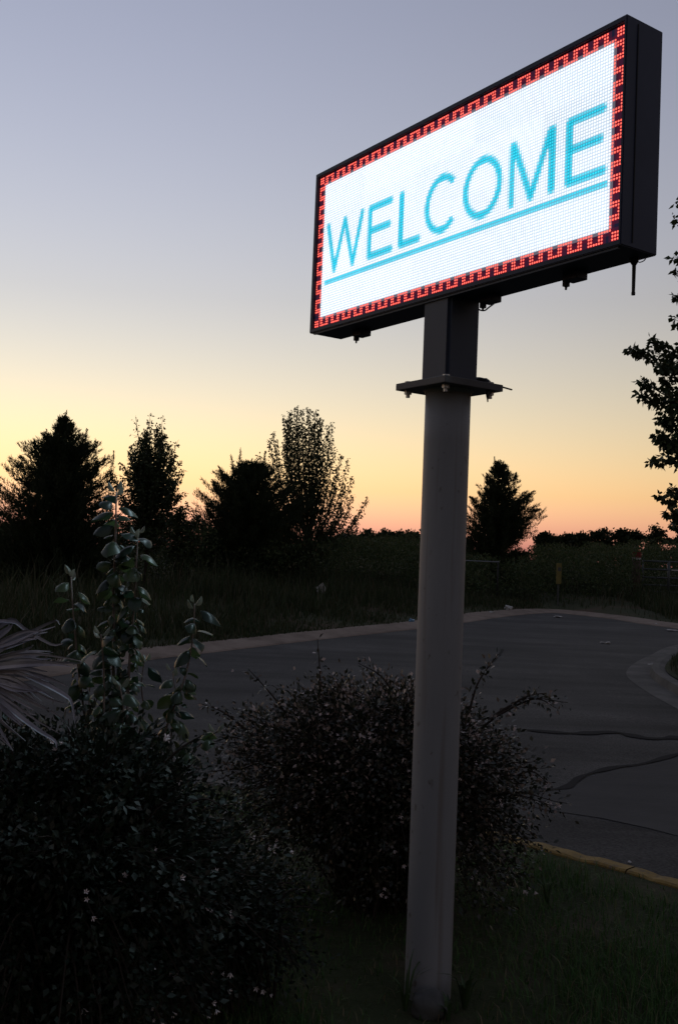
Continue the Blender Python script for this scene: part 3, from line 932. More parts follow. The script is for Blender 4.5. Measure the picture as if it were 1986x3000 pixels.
# tree on the right island: only its left branches reach into the frame
Y = 13.0
rt = at(2190, 1900, Y)
gz = float(road_z(Y)) + .15
base = np.array([rt[0], Y, gz])
rg = np.random.default_rng(41)
br = [([base - np.array([0, 0, .1]), base + np.array([.05, .1, 2.6]), at(2170, 900, Y), at(2150, 420, Y)], .05)]
tl = [((2150, 1150), (2010, 1085), (1838, 1020), 1.5), ((2150, 1120), (2020, 1060), (1905, 1000), 1.5), ((2150, 1130), (2010, 1090), (1925, 1072), 1.3),
      ((2160, 1330), (2020, 1230), (1866, 1152), 1.4), ((2160, 1330), (2040, 1220), (1872, 1112), 1.2), ((2160, 1320), (2010, 1230), (1945, 1105), 1.2), ((2160, 1340), (2010, 1260), (1930, 1225), 1.5),
      ((2160, 1420), (2030, 1350), (1908, 1352), 1.3), ((2160, 1400), (2020, 1320), (1922, 1272), 1.4), ((2160, 1400), (2020, 1300), (1940, 1300), 1.5),
      ((2170, 1580), (2050, 1500), (1926, 1450), 1.3), ((2170, 1560), (2050, 1480), (1958, 1428), 1.2), ((2170, 1600), (2040, 1530), (1950, 1500), 1.3), ((2170, 1600), (2040, 1545), (1975, 1535), 1.2),
      ((2160, 1000), (2060, 980), (1975, 935), 1.2), ((2160, 900), (2080, 880), (1972, 868), .9), ((2160, 860), (2080, 840), (1972, 790), .9), ((2160, 800), (2080, 770), (1970, 752), .7),
      ((2160, 740), (2080, 700), (1972, 640), .8), ((2160, 700), (2080, 640), (1978, 590), .6)]
for a, b2, e, dn in tl:
    yo = rg.uniform(-.35, .35)
    br.append(([at(*a, Y), at(*b2, Y + yo * .6), at(*e, Y + yo)], dn))
for k in range(44):                                   # the rest of the crown, outside the frame
    h = rg.uniform(1.3, 6.2); az = rg.uniform(-2.0, 2.0); R = rg.uniform(.5, 1.0) * (1.5 - .12 * abs(h - 3))
    s = base + np.array([0, 0, max(.9, h - .5 * R)])
    e = base + np.array([R * math.cos(az), R * math.sin(az), h])
    br.append(([s, (s + e) / 2 + np.array([0, 0, -.05]), e], .8))
leafy_tree('broadleaf_tree', base, br, 'leafy tree reaching in at the right edge of the picture', .088, .062, 120, .075, 14, .08, start=.45, droop=.55)

# far tree line, each crown on its own
far = [(1040, 1560, 95), (1078, 1548, 34), (1128, 1540, 30), (1172, 1551, 34), (1212, 1549, 40), (1262, 1552, 30), (1340, 1560, 40),
       (1598, 1548, 30), (1636, 1546, 24), (1676, 1541, 28), (1708, 1545, 22), (1762, 1534, 40), (1836, 1532, 46), (1925, 1529, 50), (1990, 1535, 40)]
nth = ['first', 'second', 'third', 'fourth', 'fifth', 'sixth', 'seventh', 'eighth']
for i, (px, ty, hw) in enumerate(far):
    Y = 120.0 + (i * 37 % 23)
    rg = np.random.default_rng(100 + i)
    T = at(px, ty, Y)
    gz = float(road_z(Y)) + .1
    B = np.array([T[0], Y, gz]); H = T[2] - gz
    lab = ('distant round treetop on the skyline left of the lone cedar, %s from the left' % nth[i]) if i < 7 else \
          ('distant round treetop on the skyline right of the lone cedar, %s from the left' % nth[i - 7])
    t = thing('distant_tree', B, lab, 'tree', 'distant trees on the skyline')
    v_, f_ = tube_vf([B - [0, 0, .2], B + [0, 0, H * .5], B + [.1, 0, H * .8]], [.22, .16, .05], 6)
    pymesh('trunk', v_, f_, M['bark'], t)
    hw_m = hw * Y / FPX
    P = []
    for k in range(40):
        an = rg.random() * 6.283; rr_ = math.sqrt(rg.random()) * .75; hz = rg.random()
        cpt = B + np.array([math.cos(an) * rr_ * hw_m * 1.1, math.sin(an) * rr_ * hw_m, H * (.10 + .82 * hz * (1 - .35 * rr_))])
        P.append(cpt + rg.normal(0, .26 * hw_m ** .5, (95, 3)) * [1, 1, .55])
    P = np.concatenate(P)
    P = P[P[:, 2] < T[2] + .15]
    V, F = leaves_vf(P, rg.normal(size=P.shape), rg.normal(size=P.shape), rg.uniform(.25, .5, len(P)), rg.uniform(.2, .34, len(P)))
    trimesh('crown', V, F, M['far'], t, {'rnd': np.repeat(rg.random(len(P)), 4)})

# ------------------------------------------------------------------ overgrowth
def brush_mass():
    rg = np.random.default_rng(55)
    P, S_ = [], []
    # (pixel range, top line, distance)
    def top_line(px):
        return np.interp(px, [-300, 0, 100, 330, 480, 600, 720, 1000, 1090, 1230, 1330, 1500, 1600, 1750, 1850, 1990, 2300],
                         [1515, 1505, 1515, 1512, 1498, 1508, 1560, 1540, 1552, 1550, 1590, 1606, 1586, 1584, 1574, 1568, 1566])
    for k in range(620):
        px = rg.uniform(-320, 2300)
        Y = rg.uniform(27, 42)
        far_ = (Y - 27) / 15
        e = float(field_edge((px - 993) / FPX * Y))
        if Y < e + 3.0: Y = e + 3.0 + rg.random() * 6
        if px > 1835 and Y < 32.2: Y = 32.2 + rg.random() * 9
        tp = at(px, top_line(px) + rg.exponential(14) + (1 - far_) * 34, Y)
        gz = float(field_z(tp[0], Y))
        H = max(.4, tp[2] - gz)
        m_ = int(150 + 70 * H)
        wd = rg.uniform(.3, .6)
        z = gz + H * rg.beta(1.4, 1.0, m_)
        x = tp[0] + rg.normal(0, wd, m_) * (1.15 - .75 * (z - gz) / H)
        y = Y + rg.normal(0, wd, m_)
        P.append(np.stack([x, y, z], 1))
    P = np.concatenate(P)
    A = rg.normal(0, .7, P.shape) + np.array([0, 0, .6])
    V, F = leaves_vf(P, A, rg.normal(size=P.shape), rg.uniform(.05, .13, len(P)), rg.uniform(.025, .06, len(P)))
    o = trimesh('roadside_brush', V, F, M['brush'], None, {'rnd': np.repeat(rg.random(len(P)), 4)})
    tag(o, 'dense dark brush and tall weeds across the field', 'brush', kind='stuff')
brush_mass()

def field_grass():
    rg = np.random.default_rng(56)
    n = 90000
    px = rg.uniform(-250, 2250, n)
    q = rg.random(n) ** 1.4
    x = np.empty(n); y = np.empty(n)
    # spread behind the kerb: distance from kerb 0.9 - 16 m
    yy = rg.uniform(12, 42, n)
    x = (px - 993) / FPX * yy
    e = field_edge(x)
    y = e + .9 + q * 15
    x = (px - 993) / FPX * y
    e = field_edge(x)
    keep = y > e + .85
    x, y = x[keep], y[keep]
    d = y - field_edge(x)
    # bare red soil on the bank at the left, a track by the gate
    c = at_road(540, 1800)
    bare = (((x - c[0]) / 1.3) ** 2 + ((y - c[1]) / 1.8) ** 2 < 1) & (rg.random(len(x)) < .85)
    gt = at_road(1760, 1802)
    bare |= (np.abs(x - gt[0] - (y - gt[1]) * .12) < 1.3) & (y > gt[1] - 2) & (y < gt[1] + 6) & (rg.random(len(x)) < .9)
    clump = np.sin(x * 1.3 + np.sin(y * .9) * 1.4) * np.sin(y * 1.1 + x * .4)
    keep = ~bare & (rg.random(len(x)) < .62 + .4 * clump)
    x, y, d, clump = x[keep], y[keep], d[keep], clump[keep]
    n = len(x)
    h = (.07 + .22 * np.clip((d - .8) / 4, 0, 1) + .5 * np.clip((d - 4) / 6, 0, 1) * rg.random(n)) * rg.uniform(.5, 1.3, n) * (1 + .35 * clump)
    P = np.stack([x, y, field_z(x, y) - .01], 1)
    V, F = blades_vf(P, h, rg.uniform(.012, .028, n), rg.uniform(.1, .6, n), rg.uniform(0, 6.283, n))
    o = trimesh('field_grass', V, F, M['fieldgrass'], None, {'rnd': np.repeat(rg.random(n), 5)})
    tag(o, 'rough tall grass on the far verge behind the road', 'grass', kind='stuff')
field_grass()

def island_grass():
    rg = np.random.default_rng(57)
    n = 16000
    px = rg.uniform(1880, 2300, n); yy = rg.uniform(10.5, 24, n)
    x = (px - 993) / FPX * yy
    # inside the kerb line
    rx = np.array([p[0] for p in inner]); ry = np.array([p[1] for p in inner])
    o_ = np.argsort(ry)
    keep = x > np.interp(yy, ry[o_], rx[o_]) + .06
    x, y = x[keep], yy[keep]; n = len(x)
    P = np.stack([x, y, road_z(y) + .11 + .02 * np.clip(x - np.interp(y, ry[o_], rx[o_]), 0, 2)], 1)
    V, F = blades_vf(P, rg.uniform(.05, .16, n), rg.uniform(.008, .016, n), rg.uniform(.2, .8, n), rg.uniform(0, 6.283, n))
    o = trimesh('island_grass', V, F, M['fieldgrass'], None, {'rnd': np.repeat(rg.random(n), 5)})
    tag(o, 'short rough grass on the island at the right', 'grass', kind='stuff')
island_grass()

def lawn_grass():
    rg = np.random.default_rng(58)
    n = 110000
    y = 2.2 + 5.2 * rg.random(n) ** 1.15
    x = rg.uniform(-.62, .62, n) * y * .9 + .1
    le = np.array([lawn_edge(v) for v in np.linspace(-6, 6, 200)])
    e = np.interp(x, np.linspace(-6, 6, 200), le)
    fld = np.sin(3.1 * x + 1.3 * np.sin(2.2 * y)) * np.sin(2.7 * y + .8 * x) + .5 * np.sin(7.3 * x + 2) * np.sin(6.1 * y)
    # thin by the pole foot, under the shrub and against the kerb
    dp = np.hypot(x - POLE[0] + .05, y - POLE[1] + .15)
    thin = np.clip((dp - .12) / .55, .18, 1) * np.clip((e - y) / .45, .30, 1)
    keep = (y < e - .005) & (rg.random(n) < thin * (.75 + .3 * fld)) & (np.hypot(x - POLE[0], y - POLE[1]) > .09)
    x, y, fld, thin = x[keep], y[keep], fld[keep], thin[keep]
    n = len(x)
    z = np.full(n, -.015)
    h = rg.uniform(.025, .085, n) * (1 + .3 * fld) * (.6 + .4 * thin)
    V, F = blades_vf(np.stack([x, y, z], 1), h, rg.uniform(.0025, .0055, n), rg.uniform(.2, 1.0, n), rg.uniform(0, 6.283, n))
    o = trimesh('lawn_grass', V, F, M['grass'], None, {'rnd': np.repeat(np.clip(rg.random(n) + .25 * (thin < .5), 0, 1), 5)})
    tag(o, 'short dark grass of the lawn around the sign pole', 'grass', kind='stuff')
lawn_grass()

# ------------------------------------------------------------------ flowering shrubs
def blossom_mesh():
    V, F = [(0, 0, -.006)], []
    for k in range(5):
        a = 2 * math.pi * k / 5
        for da, rd, z in ((-.42, .0062, .004), (0, .0108, .0075), (.42, .0062, .004)):
            V.append((rd * math.cos(a + da), rd * math.sin(a + da), z))
        F += [(0, 1 + 3 * k, 2 + 3 * k), (0, 2 + 3 * k, 3 + 3 * k)]
    me = bpy.data.meshes.new('blossom'); me.from_pydata(V, [], F); me.materials.append(M['petal'])
    return me
BLOSSOM = blossom_mesh()

def shrub(name, base, half, top, label, n_br, leaf, seed, n_blossom, sprays=(), skew=(0, 0), per=75, low=.12, front_only=True, spread=.034, lively=1.0):
    """arching-branched shrub; half = (rx, ry), top = crown height"""
    rg = np.random.default_rng(seed)
    base = np.array(base, float)
    t = thing(name, base, label, 'shrub')
    parts, P, A, tipsP = [], [], [], []
    for k in range(n_br + len(sprays)):
        if k < n_br:
            az = rg.random() * 6.283
            el = math.asin(rg.random() ** .75) if rg.random() < .68 else -rg.random() * .58
            rr_ = rg.uniform(.78, 1.0) * (1 + .10 * math.sin(3 * az + seed) * math.cos(el) + .07 * math.sin(7 * az + 4 * el + seed))
            if rg.random() < .06: rr_ *= 1.14
            cz = top * .52
            tip = base + np.array([skew[0] * .5 + half[0] * math.cos(az) * math.cos(el) * rr_, half[1] * math.sin(az) * math.cos(el) * rr_ + skew[1],
                                   cz + (top - cz) * math.sin(el) * rr_ if el > 0 else cz + cz * .95 * math.sin(el) * 1.7])
            tip[2] = max(tip[2], low)
            st = base + np.array([rg.normal(0, .07), rg.normal(0, .06), 0])
            kn = st * .42 + tip * .58 + np.array([0, 0, .16 * top + .05])
            if tip[2] < cz: kn = st * .45 + tip * .55 + np.array([0, 0, .30 * top])
            C = np.array(spline([st, kn, tip], 14)); dens, sp = 1.0, spread
        else:
            C = np.array(spline([np.array(p) for p in sprays[k - n_br]], 14)); dens, sp = 1.0, .012
        ln = np.linalg.norm(np.diff(C, axis=0), axis=1).sum()
        parts.append(tube_vf(C, np.linspace(.006, .0012, 14), 4, False))
        m_ = int(per * dens * ln / .8)
        s = (rg.beta(1.35, 1.0, m_) if k < n_br else .15 + .85 * rg.random(m_)) * 12.99
        i = s.astype(int)
        p = C[i] + (C[i + 1] - C[i]) * (s - i)[:, None]
        off = rg.normal(0, 1, (m_, 3)) * sp
        P.append(p + off); A.append(unit(C[i + 1] - C[i]) * .4 + unit(off) * .8 + rg.normal(0, .3, (m_, 3)))
        tipsP.append(C[rg.integers(9, 14)] + rg.normal(0, .02, 3))
    v_, f_ = join(parts)
    o = pymesh('stems', v_, f_, M['twig'], t)
    P = np.concatenate(P); A = np.concatenate(A)
    ok = P[:, 2] > .03
    P, A = P[ok], A[ok]
    k = len(P)
    V, F = leaves_vf(P, A, rg.normal(0, .6, P.shape) + np.array([0, 0, .8]), rg.uniform(.5, 1.5, k) * leaf, rg.uniform(.6, 1.35, k) * leaf * .66, .15)
    # bronze new growth and pale calyces sit towards the top of the crown
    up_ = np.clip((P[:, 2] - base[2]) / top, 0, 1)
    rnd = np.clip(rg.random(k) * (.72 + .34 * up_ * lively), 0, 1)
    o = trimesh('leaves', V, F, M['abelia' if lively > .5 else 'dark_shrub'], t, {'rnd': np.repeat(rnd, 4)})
    tag(o, kind='stuff')
    # blossoms in small clusters on the outer twigs
    tipsP = [q for q in tipsP if q[2] > .1]
    cnt = 0
    while cnt < n_blossom:
        c = tipsP[rg.integers(len(tipsP))]
        if front_only and c[1] > base[1] + half[1] * .55: continue
        out = unit(c - base - np.array([0, 0, top * .4]))
        for q in range(rg.integers(1, 5)):
            bo = bpy.data.objects.new('blossom', BLOSSOM)
            COL.objects.link(bo); bo.parent = t
            p = c + out * .036 + rg.normal(0, .017, 3) - base
            bo.location = Vector([float(v) for v in p])
            d = Vector([float(v) for v in (out + rg.normal(0, .6, 3) + np.array([0, -.3, 0]))])
            bo.rotation_euler = d.to_track_quat('Z', 'Y').to_euler()
            s_ = float(rg.uniform(.65, 1.1)); bo.scale = (s_, s_, s_)
            cnt += 1
    return t

YB = 4.45
bc = at_lawn(1095, 2690, 0)
sp_ = [[at(860, 2120, YB), at(800, 2040, YB), at(730, 1962, YB)], [at(935, 2080, YB), at(938, 1990, YB), at(930, 1872, YB)],
       [at(1180, 2080, YB), at(1120, 1985, YB), at(1048, 1942, YB)], [at(1370, 2100, YB - .1), at(1400, 2000, YB - .1), at(1458, 1917, YB - .1)],
       [at(1400, 2140, YB - .1), at(1530, 2050, YB - .1), at(1662, 2058, YB - .1)], [at(1440, 2100, YB - .1), at(1540, 2042, YB - .1), at(1600, 2030, YB - .15)],
       [at(1430, 2110, YB - .12), at(1560, 2048, YB - .1), at(1630, 2075, YB - .2)], [at(760, 2170, YB), at(660, 2090, YB), at(585, 2060, YB)],
       [at(1220, 2100, YB), at(1205, 2010, YB), at(1190, 1990, YB)], [at(1460, 2300, YB - .2), at(1550, 2260, YB - .2), at(1600, 2290, YB - .2)]]
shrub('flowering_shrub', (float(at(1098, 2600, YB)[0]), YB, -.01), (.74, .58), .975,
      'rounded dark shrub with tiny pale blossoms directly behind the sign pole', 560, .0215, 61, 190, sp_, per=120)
YL = 2.95
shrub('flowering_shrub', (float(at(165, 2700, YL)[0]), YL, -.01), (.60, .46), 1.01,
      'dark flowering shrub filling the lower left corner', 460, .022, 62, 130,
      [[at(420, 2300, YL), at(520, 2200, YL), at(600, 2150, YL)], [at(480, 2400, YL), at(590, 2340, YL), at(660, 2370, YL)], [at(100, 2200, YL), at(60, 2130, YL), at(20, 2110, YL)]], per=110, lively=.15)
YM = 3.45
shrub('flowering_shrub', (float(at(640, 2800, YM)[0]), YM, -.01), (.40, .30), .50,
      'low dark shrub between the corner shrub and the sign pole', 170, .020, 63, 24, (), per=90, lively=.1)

# ------------------------------------------------------------------ sprouting sapling shoots
def leaf_variant(name, L, Wd, droop, cup, wav, mt):
    nu, nv = 6, 4
    V, F = [], []
    for i in range(nu + 1):
        s = i / nu
        w = Wd * .5 * (math.sin(math.pi * (s ** .72) * .985 + .02) ** .8) + .0006
        if i == nu: w = .0004
        an = -droop * s * 1.2
        x = L * (s - .16 * droop * s * s)
        z = -droop * L * .55 * s * s + .05 * L * s
        for j in range(nv + 1):
            q = j / nv * 2 - 1
            V.append((x, q * w, z - cup * w * q * q + wav * L * math.sin(3.1 * s * 2 + q * 2) * abs(q)))
    for i in range(nu):
        for j in range(nv):
            a = i * (nv + 1) + j
            F.append((a, a + nv + 1, a + nv + 2, a + 1))
    m0 = bpy.data.meshes.new(name)
    m0.from_pydata(V, [], F); m0.materials.append(M[mt])
    m0.polygons.foreach_set('use_smooth', [True] * len(F)); m0.update()
    return m0
LV = [leaf_variant('leaf', .066, .056, 1.1, .8, .03, 'sprout'), leaf_variant('leaf', .060, .050, .8, .6, -.015, 'sprout'),
      leaf_variant('leaf', .070, .052, 1.4, .9, .035, 'sprout'), leaf_variant('leaf', .062, .046, .95, .2, -.05, 'sprout')]
LY = [leaf_variant('leaf', .040, .018, .2, 1.3, .01, 'sprout_young')]

def place_leaf(parent, p, d, up, scale, me):
    d = Vector([float(v) for v in d]).normalized(); up = Vector([float(v) for v in up])
    y = up.cross(d).normalized(); z = d.cross(y)
    o = bpy.data.objects.new('leaf', me)
    COL.objects.link(o); o.parent = parent
    w = wloc(parent)
    o.location = Vector([float(v) for v in p]) - w
    o.rotation_euler = Matrix(((d.x, y.x, z.x), (d.y, y.y, z.y), (d.z, y.z, z.z))).to_euler()
    o.scale = (scale,) * 3

rg = np.random.default_rng(71)
YS = 3.2
sb = at(345, 2650, YS); sb[2] = 0
sap = thing('sapling', sb, 'leafy sapling shoots with large curled leaves lit blue by the display', 'sapling')
stems = [([(285, 2350), (280, 2200), (262, 2060), (268, 1990)], 3.30, .0030, .030), ([(350, 2350), (352, 2200), (362, 2080), (350, 2000)], 3.08, .0030, .028),
         ([(500, 2330), (500, 2180), (515, 2050), (505, 1960)], 3.36, .0030, .028), ([(240, 2330), (180, 2200), (120, 2120)], 3.2, .0030, .030),
         ([(330, 2250), (334, 1900), (334, 1737), (339, 1584), (342, 1428)], 3.20, .0048, .026),
         ([(370, 2200), (377, 1992), (392, 1800), (398, 1706), (405, 1556)], 3.17, .0042, .026),
         ([(262, 2240), (255, 2145), (230, 1951), (214, 1768), (209, 1678)], 3.25, .0036, .034),
         ([(450, 2300), (484, 2145), (540, 1992), (566, 1865), (571, 1760)], 3.30, .0036, .030),
         ([(306, 2330), (306, 2196), (306, 2050), (304, 1941), (296, 1852)], 3.05, .0036, .026),
         ([(400, 2330), (400, 2200), (420, 2090), (415, 2000), (425, 1930)], 3.28, .0030, .026),
         ([(520, 2330), (540, 2230), (600, 2170), (640, 2140)], 3.28, .0030, .034),
         ([(200, 2330), (170, 2230), (150, 2180)], 3.10, .0030, .030)]
for P, Y, rad, step in stems:
    W_ = [at(px, py, Y + .02 * rg.normal()) for px, py in P]
    C = np.array(spline([np.array([sb[0] + (W_[0][0] - sb[0]) * .5, Y, 0.0])] + W_, 60))
    v_, f_ = tube_vf(C[::2], np.linspace(rad * 1.5, rad * .55, 30), 7)
    st = pymesh('stem', v_, f_, M['sapling_stem'], sap, smooth=True)
    ln = np.concatenate([[0], np.cumsum(np.linalg.norm(np.diff(C, axis=0), axis=1))])
    tot = ln[-1]
    d = .006; k = 0; az = rg.random() * 6.28
    while d < min(tot * .78, .95):
        p = np.array([np.interp(tot - d, ln, C[:, j]) for j in range(3)])
        frac = d / .8
        az += 2.4 + rg.normal(0, .25)
        tall = min(1.0, d / .30)
        if k < 3:
            dr = np.array([math.cos(az) * .55, math.sin(az) * .55, .85]); me = LY[0]; sc = rg.uniform(.7, 1.0)
        else:
            dr = np.array([math.cos(az), math.sin(az) * .9, rg.uniform(-.1, .55) - rg.uniform(.2, .8) * tall]); me = LV[rg.integers(4)]
            sc = rg.uniform(.75, 1.25) - rg.uniform(.15, .6) * tall
        place_leaf(st, p + unit(np.array([dr[0], dr[1], .2])) * (.004 if k < 3 else rg.uniform(.006, .022)), dr, (rg.normal(0, .4), rg.normal(0, .4), 1), sc, me)
        d += step * (.35 if k < 3 else rg.uniform(.4, 1.5) * (1.0 - .72 * tall)); k += 1

# ------------------------------------------------------------------ dead palm frond at the left edge
YP = 2.45
hub = at(-170, 1965, YP)
palm = thing('palm_frond', hub, 'dry grey fan palm frond at the left edge', 'palm frond')
v_, f_ = tube_vf(spline([hub + np.array([.02, 0, 0]), hub + np.array([-.12, .02, -.10]), hub + np.array([-.30, .05, -.45]), np.array([hub[0] - .38, YP + .1, -.05])], 16), np.linspace(.010, .018, 16), 8)
pymesh('petiole', v_, f_, M['palm'], palm, smooth=True)
rg = np.random.default_rng(81)
fl_tips = [[(-80, 1900), (20, 1845), (28, 1828)], [(-60, 1900), (60, 1862), (157, 1818), (176, 1830)], [(-40, 1860), (33, 1815), (70, 1838), (150, 1886), (186, 1885)], [(-60, 1905), (60, 1868), (140, 1852)],
           [(-50, 1915), (60, 1880), (110, 1872)], [(-40, 1915), (40, 1895), (120, 1862)], [(-40, 1930), (80, 1910), (150, 1908)], [(-40, 1940), (80, 1915), (190, 1926), (241, 1938)], [(-40, 1950), (80, 1938), (170, 1940), (240, 1942)],
           [(-40, 1955), (80, 1945), (160, 1945), (206, 1952)], [(-40, 1960), (60, 1955), (140, 1968)], [(-40, 1965), (50, 1965), (140, 1985), (200, 2010)], [(-40, 1968), (40, 1965), (120, 2000), (190, 2038), (210, 2060), (220, 2118)],
           [(-40, 1975), (40, 1985), (130, 2040), (200, 2062)], [(-40, 1980), (40, 1995), (120, 2025), (160, 2048)], [(-40, 1990), (40, 2015), (110, 2058), (180, 2102), (208, 2144)], [(-40, 2000), (30, 2040), (100, 2080)],
           [(-40, 2005), (40, 2060), (110, 2110), (178, 2150)], [(-45, 2015), (30, 2065), (62, 2090), (60, 2110)], [(-45, 2020), (30, 2080), (110, 2140), (160, 2170), (166, 2192)], [(-50, 2030), (20, 2080), (70, 2125)],
           [(-60, 2040), (0, 2110), (70, 2165)], [(-60, 2045), (-10, 2120), (40, 2200)], [(-80, 2055), (-50, 2150), (-20, 2240)], [(-40, 1985), (50, 2000), (95, 2022)], [(-40, 1945), (60, 1925), (120, 1930)],
           [(-100, 1890), (-60, 1800), (-40, 1740)], [(-130, 1890), (-150, 1800), (-150, 1720)], [(-200, 1900), (-260, 1830), (-310, 1760)], [(-220, 1960), (-320, 1950), (-420, 1990)],
           [(-40, 1935), (70, 1902), (100, 1890)], [(-40, 1972), (60, 1975), (150, 2005), (175, 2030)], [(-42, 1996), (45, 2030), (120, 2070), (150, 2080)]]
for k, P in enumerate(fl_tips + [[(x + rg.normal(0, 9), y + rg.normal(0, 13)) for x, y in P[:3]] for P in fl_tips[:26]]):
    yo = rg.uniform(-.07, .07)
    W_ = [hub + np.array([0, 0, rg.normal(0, .004)])] + [at(px, py, YP + yo * (i + 1) / len(P)) for i, (px, py) in enumerate(P)]
    n_ = 16
    C = np.array(spline(W_, n_))
    V, F = [], []
    wmax = rg.uniform(.0045, .0095)
    roll = rg.uniform(-.9, .9)
    for i in range(n_):
        t_ = unit(C[min(i + 1, n_ - 1)] - C[max(i - 1, 0)])
        s_ = unit(np.cross(t_, np.array([0, -1, 0.0])))
        f2 = np.cross(s_, t_)
        a = s_ * math.cos(roll) + f2 * math.sin(roll); bb = np.cross(a, t_)
        u = i / (n_ - 1)
        w = wmax * min(1, .25 + u * 2.6) * (1 - .88 * u ** 2.2)
        V += [C[i] - a * w + bb * w * .55, C[i], C[i] + a * w + bb * w * .55, C[i] - bb * .0009]
    for i in range(n_ - 1):
        q = i * 4
        F += [(q, q + 1, q + 5, q + 4), (q + 1, q + 2, q + 6, q + 5), (q + 2, q + 3, q + 7, q + 6), (q + 3, q, q + 4, q + 7)]
    pymesh('leaflet', V, F, M['palm'], palm)

# ------------------------------------------------------------------ pole foot: stone, weeds
sp = at_lawn(1250, 2952)
sp = np.array([POLE[0] - .005, POLE[1] - .155, 0.0])
bm = bmesh.new(); bmesh.ops.create_icosphere(bm, subdivisions=3, radius=1)
rg = np.random.default_rng(91)
for v in bm.verts:
    c = v.co
    k = 1 + .12 * math.sin(3.1 * c.x + 1) * math.cos(2.7 * c.y) + .08 * math.sin(5 * c.z + 2 * c.x)
    v.co = Vector((c.x * .072 * k, c.y * .05 * k, max(-.03, c.z * .058 * k) + .012))
me = bpy.data.meshes.new('stone'); bm.to_mesh(me); bm.free(); me.polygons.foreach_set('use_smooth', [True] * len(me.polygons))
o = link('stone', me, None, M['stone']); o.location = Vector([float(v) for v in sp])
tag(o, 'small grey stone lying against the foot of the sign pole', 'stone')

def weed(px_list, base, label, seed, n, hmax, wid):
    rg = np.random.default_rng(seed)
    t = thing('weed', base, label, 'weed', 'weeds at the pole foot')
    for k in range(n):
        az = rg.random() * 6.283; h = hmax * rg.uniform(.5, 1.05); ln = rg.uniform(.25, .75)
        d = np.array([math.cos(az), math.sin(az), 0])
        C = np.array(spline([base + d * .008, base + d * h * ln * .35 + np.array([0, 0, h * .6]), base + d * h * ln + np.array([0, 0, h * (1 - .35 * ln)])], 7))
        s = np.array([-d[1], d[0], 0])
        V, F = [], []
        for i in range(7):
            w = wid * (1 - (i / 6) ** 1.6) * (.6 + .8 * min(1, i / 2)) + .0004
            V += [C[i] - s * w + np.array([0, 0, w * .4]), C[i], C[i] + s * w + np.array([0, 0, w * .4])]
        for i in range(6):
            q = i * 3
            F += [(q, q + 1, q + 4, q + 3), (q + 1, q + 2, q + 5, q + 4)]
        o = pymesh('blade', V, F, M['weed'], t)
        a = o.data.attributes.new('rnd', 'FLOAT', 'POINT'); a.data.foreach_set('value', [float(rg.random())] * len(V))
weed(None, np.array([POLE[0] + .12, POLE[1] - .10, -.01]), 'clump of weed blades right of the pole foot', 92, 16, .17, .0055)
weed(None, np.array([POLE[0] - .085, POLE[1] - .14, -.01]), 'thin upright weed blades left of the pole foot', 93, 9, .22, .0035)
weed(None, np.array([POLE[0] + .05, POLE[1] - .20, -.01]), 'low weed blades in front of the stone at the pole foot', 94, 10, .09, .006)
weed(None, np.array([POLE[0] + .62, POLE[1] + .95, -.01]), 'tuft of long blades on the lawn near the yellow kerb', 95, 14, .16, .004)

# ------------------------------------------------------------------ gate, rail, marker
YG = 31.0
gp = at(1860, 1762, YG); gz = float(field_z(gp[0], YG))
gpt = at(1860, 1617, YG)
g = thing('gate_post', (gp[0], YG, gz), 'brown wooden gate post with a red and white band on top', 'post')
H = gpt[2] - gz
v_, f_ = tube_vf([(gp[0], YG, gz - .2), (gp[0], YG, gz + H * .5), (gp[0], YG, gpt[2])], [.135, .13, .125], 14)
pymesh('post', v_, f_, M['wood'], g, smooth=True)
v_, f_ = tube_vf([(gp[0], YG, gpt[2] - .17), (gp[0], YG, gpt[2] + .004)], .138, 16)
pymesh('reflector_band', v_, f_, M['red'], g)
v_, f_ = tube_vf([(gp[0], YG, gpt[2] - .235), (gp[0], YG, gpt[2] - .176)], .137, 16)
pymesh('white_band', v_, f_, M['white_tape'], g)
x0 = at(1881, 1700, YG)[0]
gate = thing('farm_gate', (x0, YG, gz), 'dark tubular farm gate at the right edge behind the road', 'gate')
x1 = x0 + 3.6
zs = [at(1930, py, YG)[2] for py in (1645, 1669, 1693, 1715, 1734, 1750)]
for z in zs:
    v_, f_ = tube_vf([(x0, YG, z), (x1, YG, z)], .028, 10); pymesh('rail', v_, f_, M['gate'], gate, smooth=True)
for x, w in ((x0, .026), (at(1957, 1690, YG)[0], .042), (x0 + 2.4, .034), (x1, .026)):
    v_, f_ = tube_vf([(x, YG + .002, zs[-1] - .03), (x, YG + .002, zs[0] + .03)], w, 10); pymesh('upright', v_, f_, M['gate'], gate, smooth=True)
v_, f_ = box_vf((at(1978, 1668, YG)[0], YG - .03, zs[1]), (.14, 0, 0), (0, .008, 0), (0, 0, .02))
pymesh('tag_plate', v_, f_, M['white_tape'], gate)

YR = 27.5
ra, rb = at(1240, 1646, YR), at(1462, 1645, YR)
rb[2] = ra[2] = at(1400, 1644, YR)[2]
rail = thing('pipe_barrier', (ra[0], YR, float(field_z(ra[0], YR))), 'single pale pipe rail in the brush just right of the sign pole', 'barrier')
v_, f_ = tube_vf([(ra[0], YR, ra[2]), (rb[0], YR, rb[2])], .017, 10); pymesh('rail', v_, f_, M['pale_rail'], rail, smooth=True)
for x in (ra[0] + .1, rb[0] - .03):
    gz2 = float(field_z(x, YR))
    v_, f_ = tube_vf([(x, YR, gz2 - .2), (x, YR, ra[2] - .02)], .02, 10); pymesh('post', v_, f_, M['rubber'], rail, smooth=True)

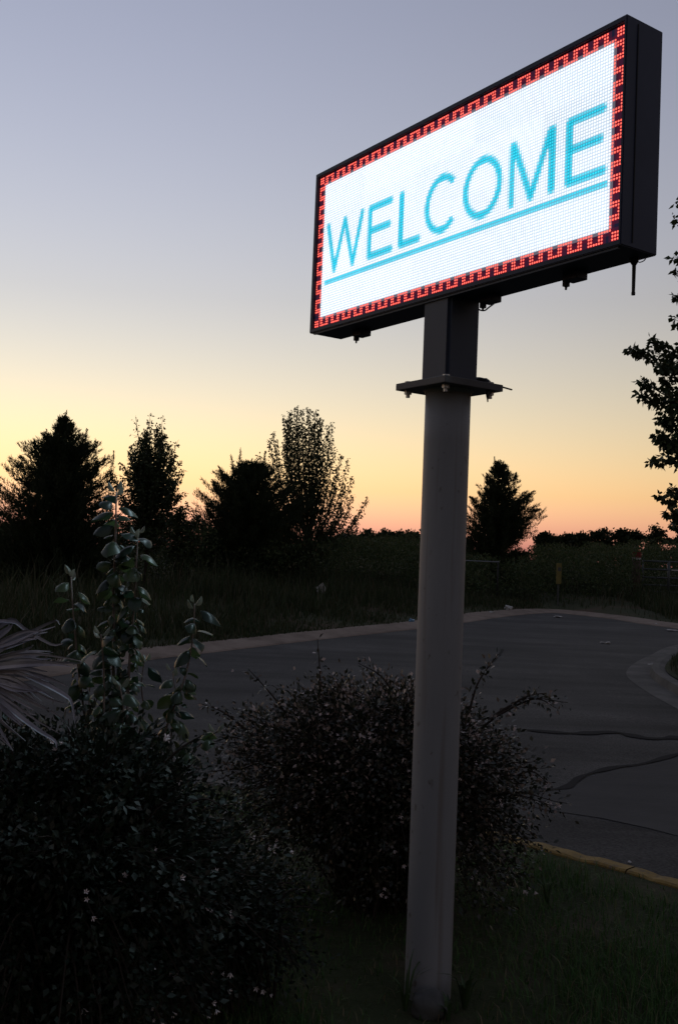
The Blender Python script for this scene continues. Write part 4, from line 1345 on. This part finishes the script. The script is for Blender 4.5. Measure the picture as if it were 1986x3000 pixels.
YK = 26.6
mp_ = at(1637, 1650, YK); gz2 = float(field_z(mp_[0], YK))
mk = thing('marker_post', (mp_[0], YK, gz2), 'slim yellow marker post standing in the weeds', 'post')
v_, f_ = box_vf((mp_[0], YK, (mp_[2] + mp_[2] - .55) / 2), (.068, .006, 0), (0, .012, 0), (0, 0, .275))
bevel_obj(pymesh('panel', v_, f_, M['marker'], mk), .004)
v_, f_ = box_vf((mp_[0], YK + .02, (gz2 - .1 + mp_[2] - .3) / 2), (.02, 0, 0), (0, .008, 0), (0, 0, (mp_[2] - .3 - gz2 + .1) / 2))
pymesh('stake', v_, f_, M['gate'], mk)
v_, f_ = box_vf((mp_[0], YK - .0135, mp_[2] - .16), (.05, .0, 0), (0, .001, 0), (0, 0, .05))
pymesh('sticker', v_, f_, M['gate'], mk)

# ------------------------------------------------------------------ litter along the road
def litter(px, py, size, label, seed, m_='litter', flat=.35, off=.02, tall=1.0):
    p = at_road(px, py, off)
    bm = bmesh.new(); bmesh.ops.create_icosphere(bm, subdivisions=2, radius=1)
    rg = np.random.default_rng(seed)
    for v in bm.verts:
        k = rg.uniform(.6, 1.15)
        v.co = Vector((v.co.x * size * k, v.co.y * size * .7 * k, max(0, (v.co.z + .6) * size * flat * tall * k)))
    me = bpy.data.meshes.new('litter'); bm.to_mesh(me); bm.free()
    o = link('litter', me, None, M[m_])
    z = max(float(road_z(p[1])), float(field_z(p[0], p[1])) if p[1] > field_edge(p[0]) + .4 else -9)
    o.location = Vector((float(p[0]), float(p[1]), z + .005)); o.rotation_euler = (0, 0, float(rg.random() * 3))
    return tag(o, label, 'litter', 'litter along the road')
litter(1488, 1787, .16, 'largest white scrap of litter on the far kerb right of the pole', 1, flat=.5, off=.05)
litter(1440, 1796, .10, 'small white scrap on the far kerb nearest the pole', 2, flat=.4, off=.05)
litter(1632, 1806, .14, 'flat white litter where the far kerb meets the road bend', 3, flat=.15)
litter(1770, 1806, .18, 'flat pale scrap on the dirt track toward the gate', 4, flat=.12)
litter(1762, 1881, .05, 'left one of two tiny white scraps out on the asphalt', 5)
litter(1779, 1883, .07, 'right one of two tiny white scraps out on the asphalt', 6)
litter(1925, 1829, .13, 'white scrap by the far road edge below the gate', 7, flat=.2)
litter(1968, 1846, .17, 'flat white scrap at the right picture edge on the road', 8, flat=.12)
litter(1908, 1946, .06, 'small white scrap beside the rounded island kerb', 9)
litter(1205, 1828, .09, 'pale blue plastic scrap just left of the pole on the far kerb', 10, 'blue_litter', .6)
litter(1843, 2519, .018, 'tiny white speck on the asphalt beyond the yellow kerb', 11)
litter(938, 1752, .15, 'pale plastic bag caught in the grass left of the pole', 12, flat=1.2, off=.1, tall=1.4)
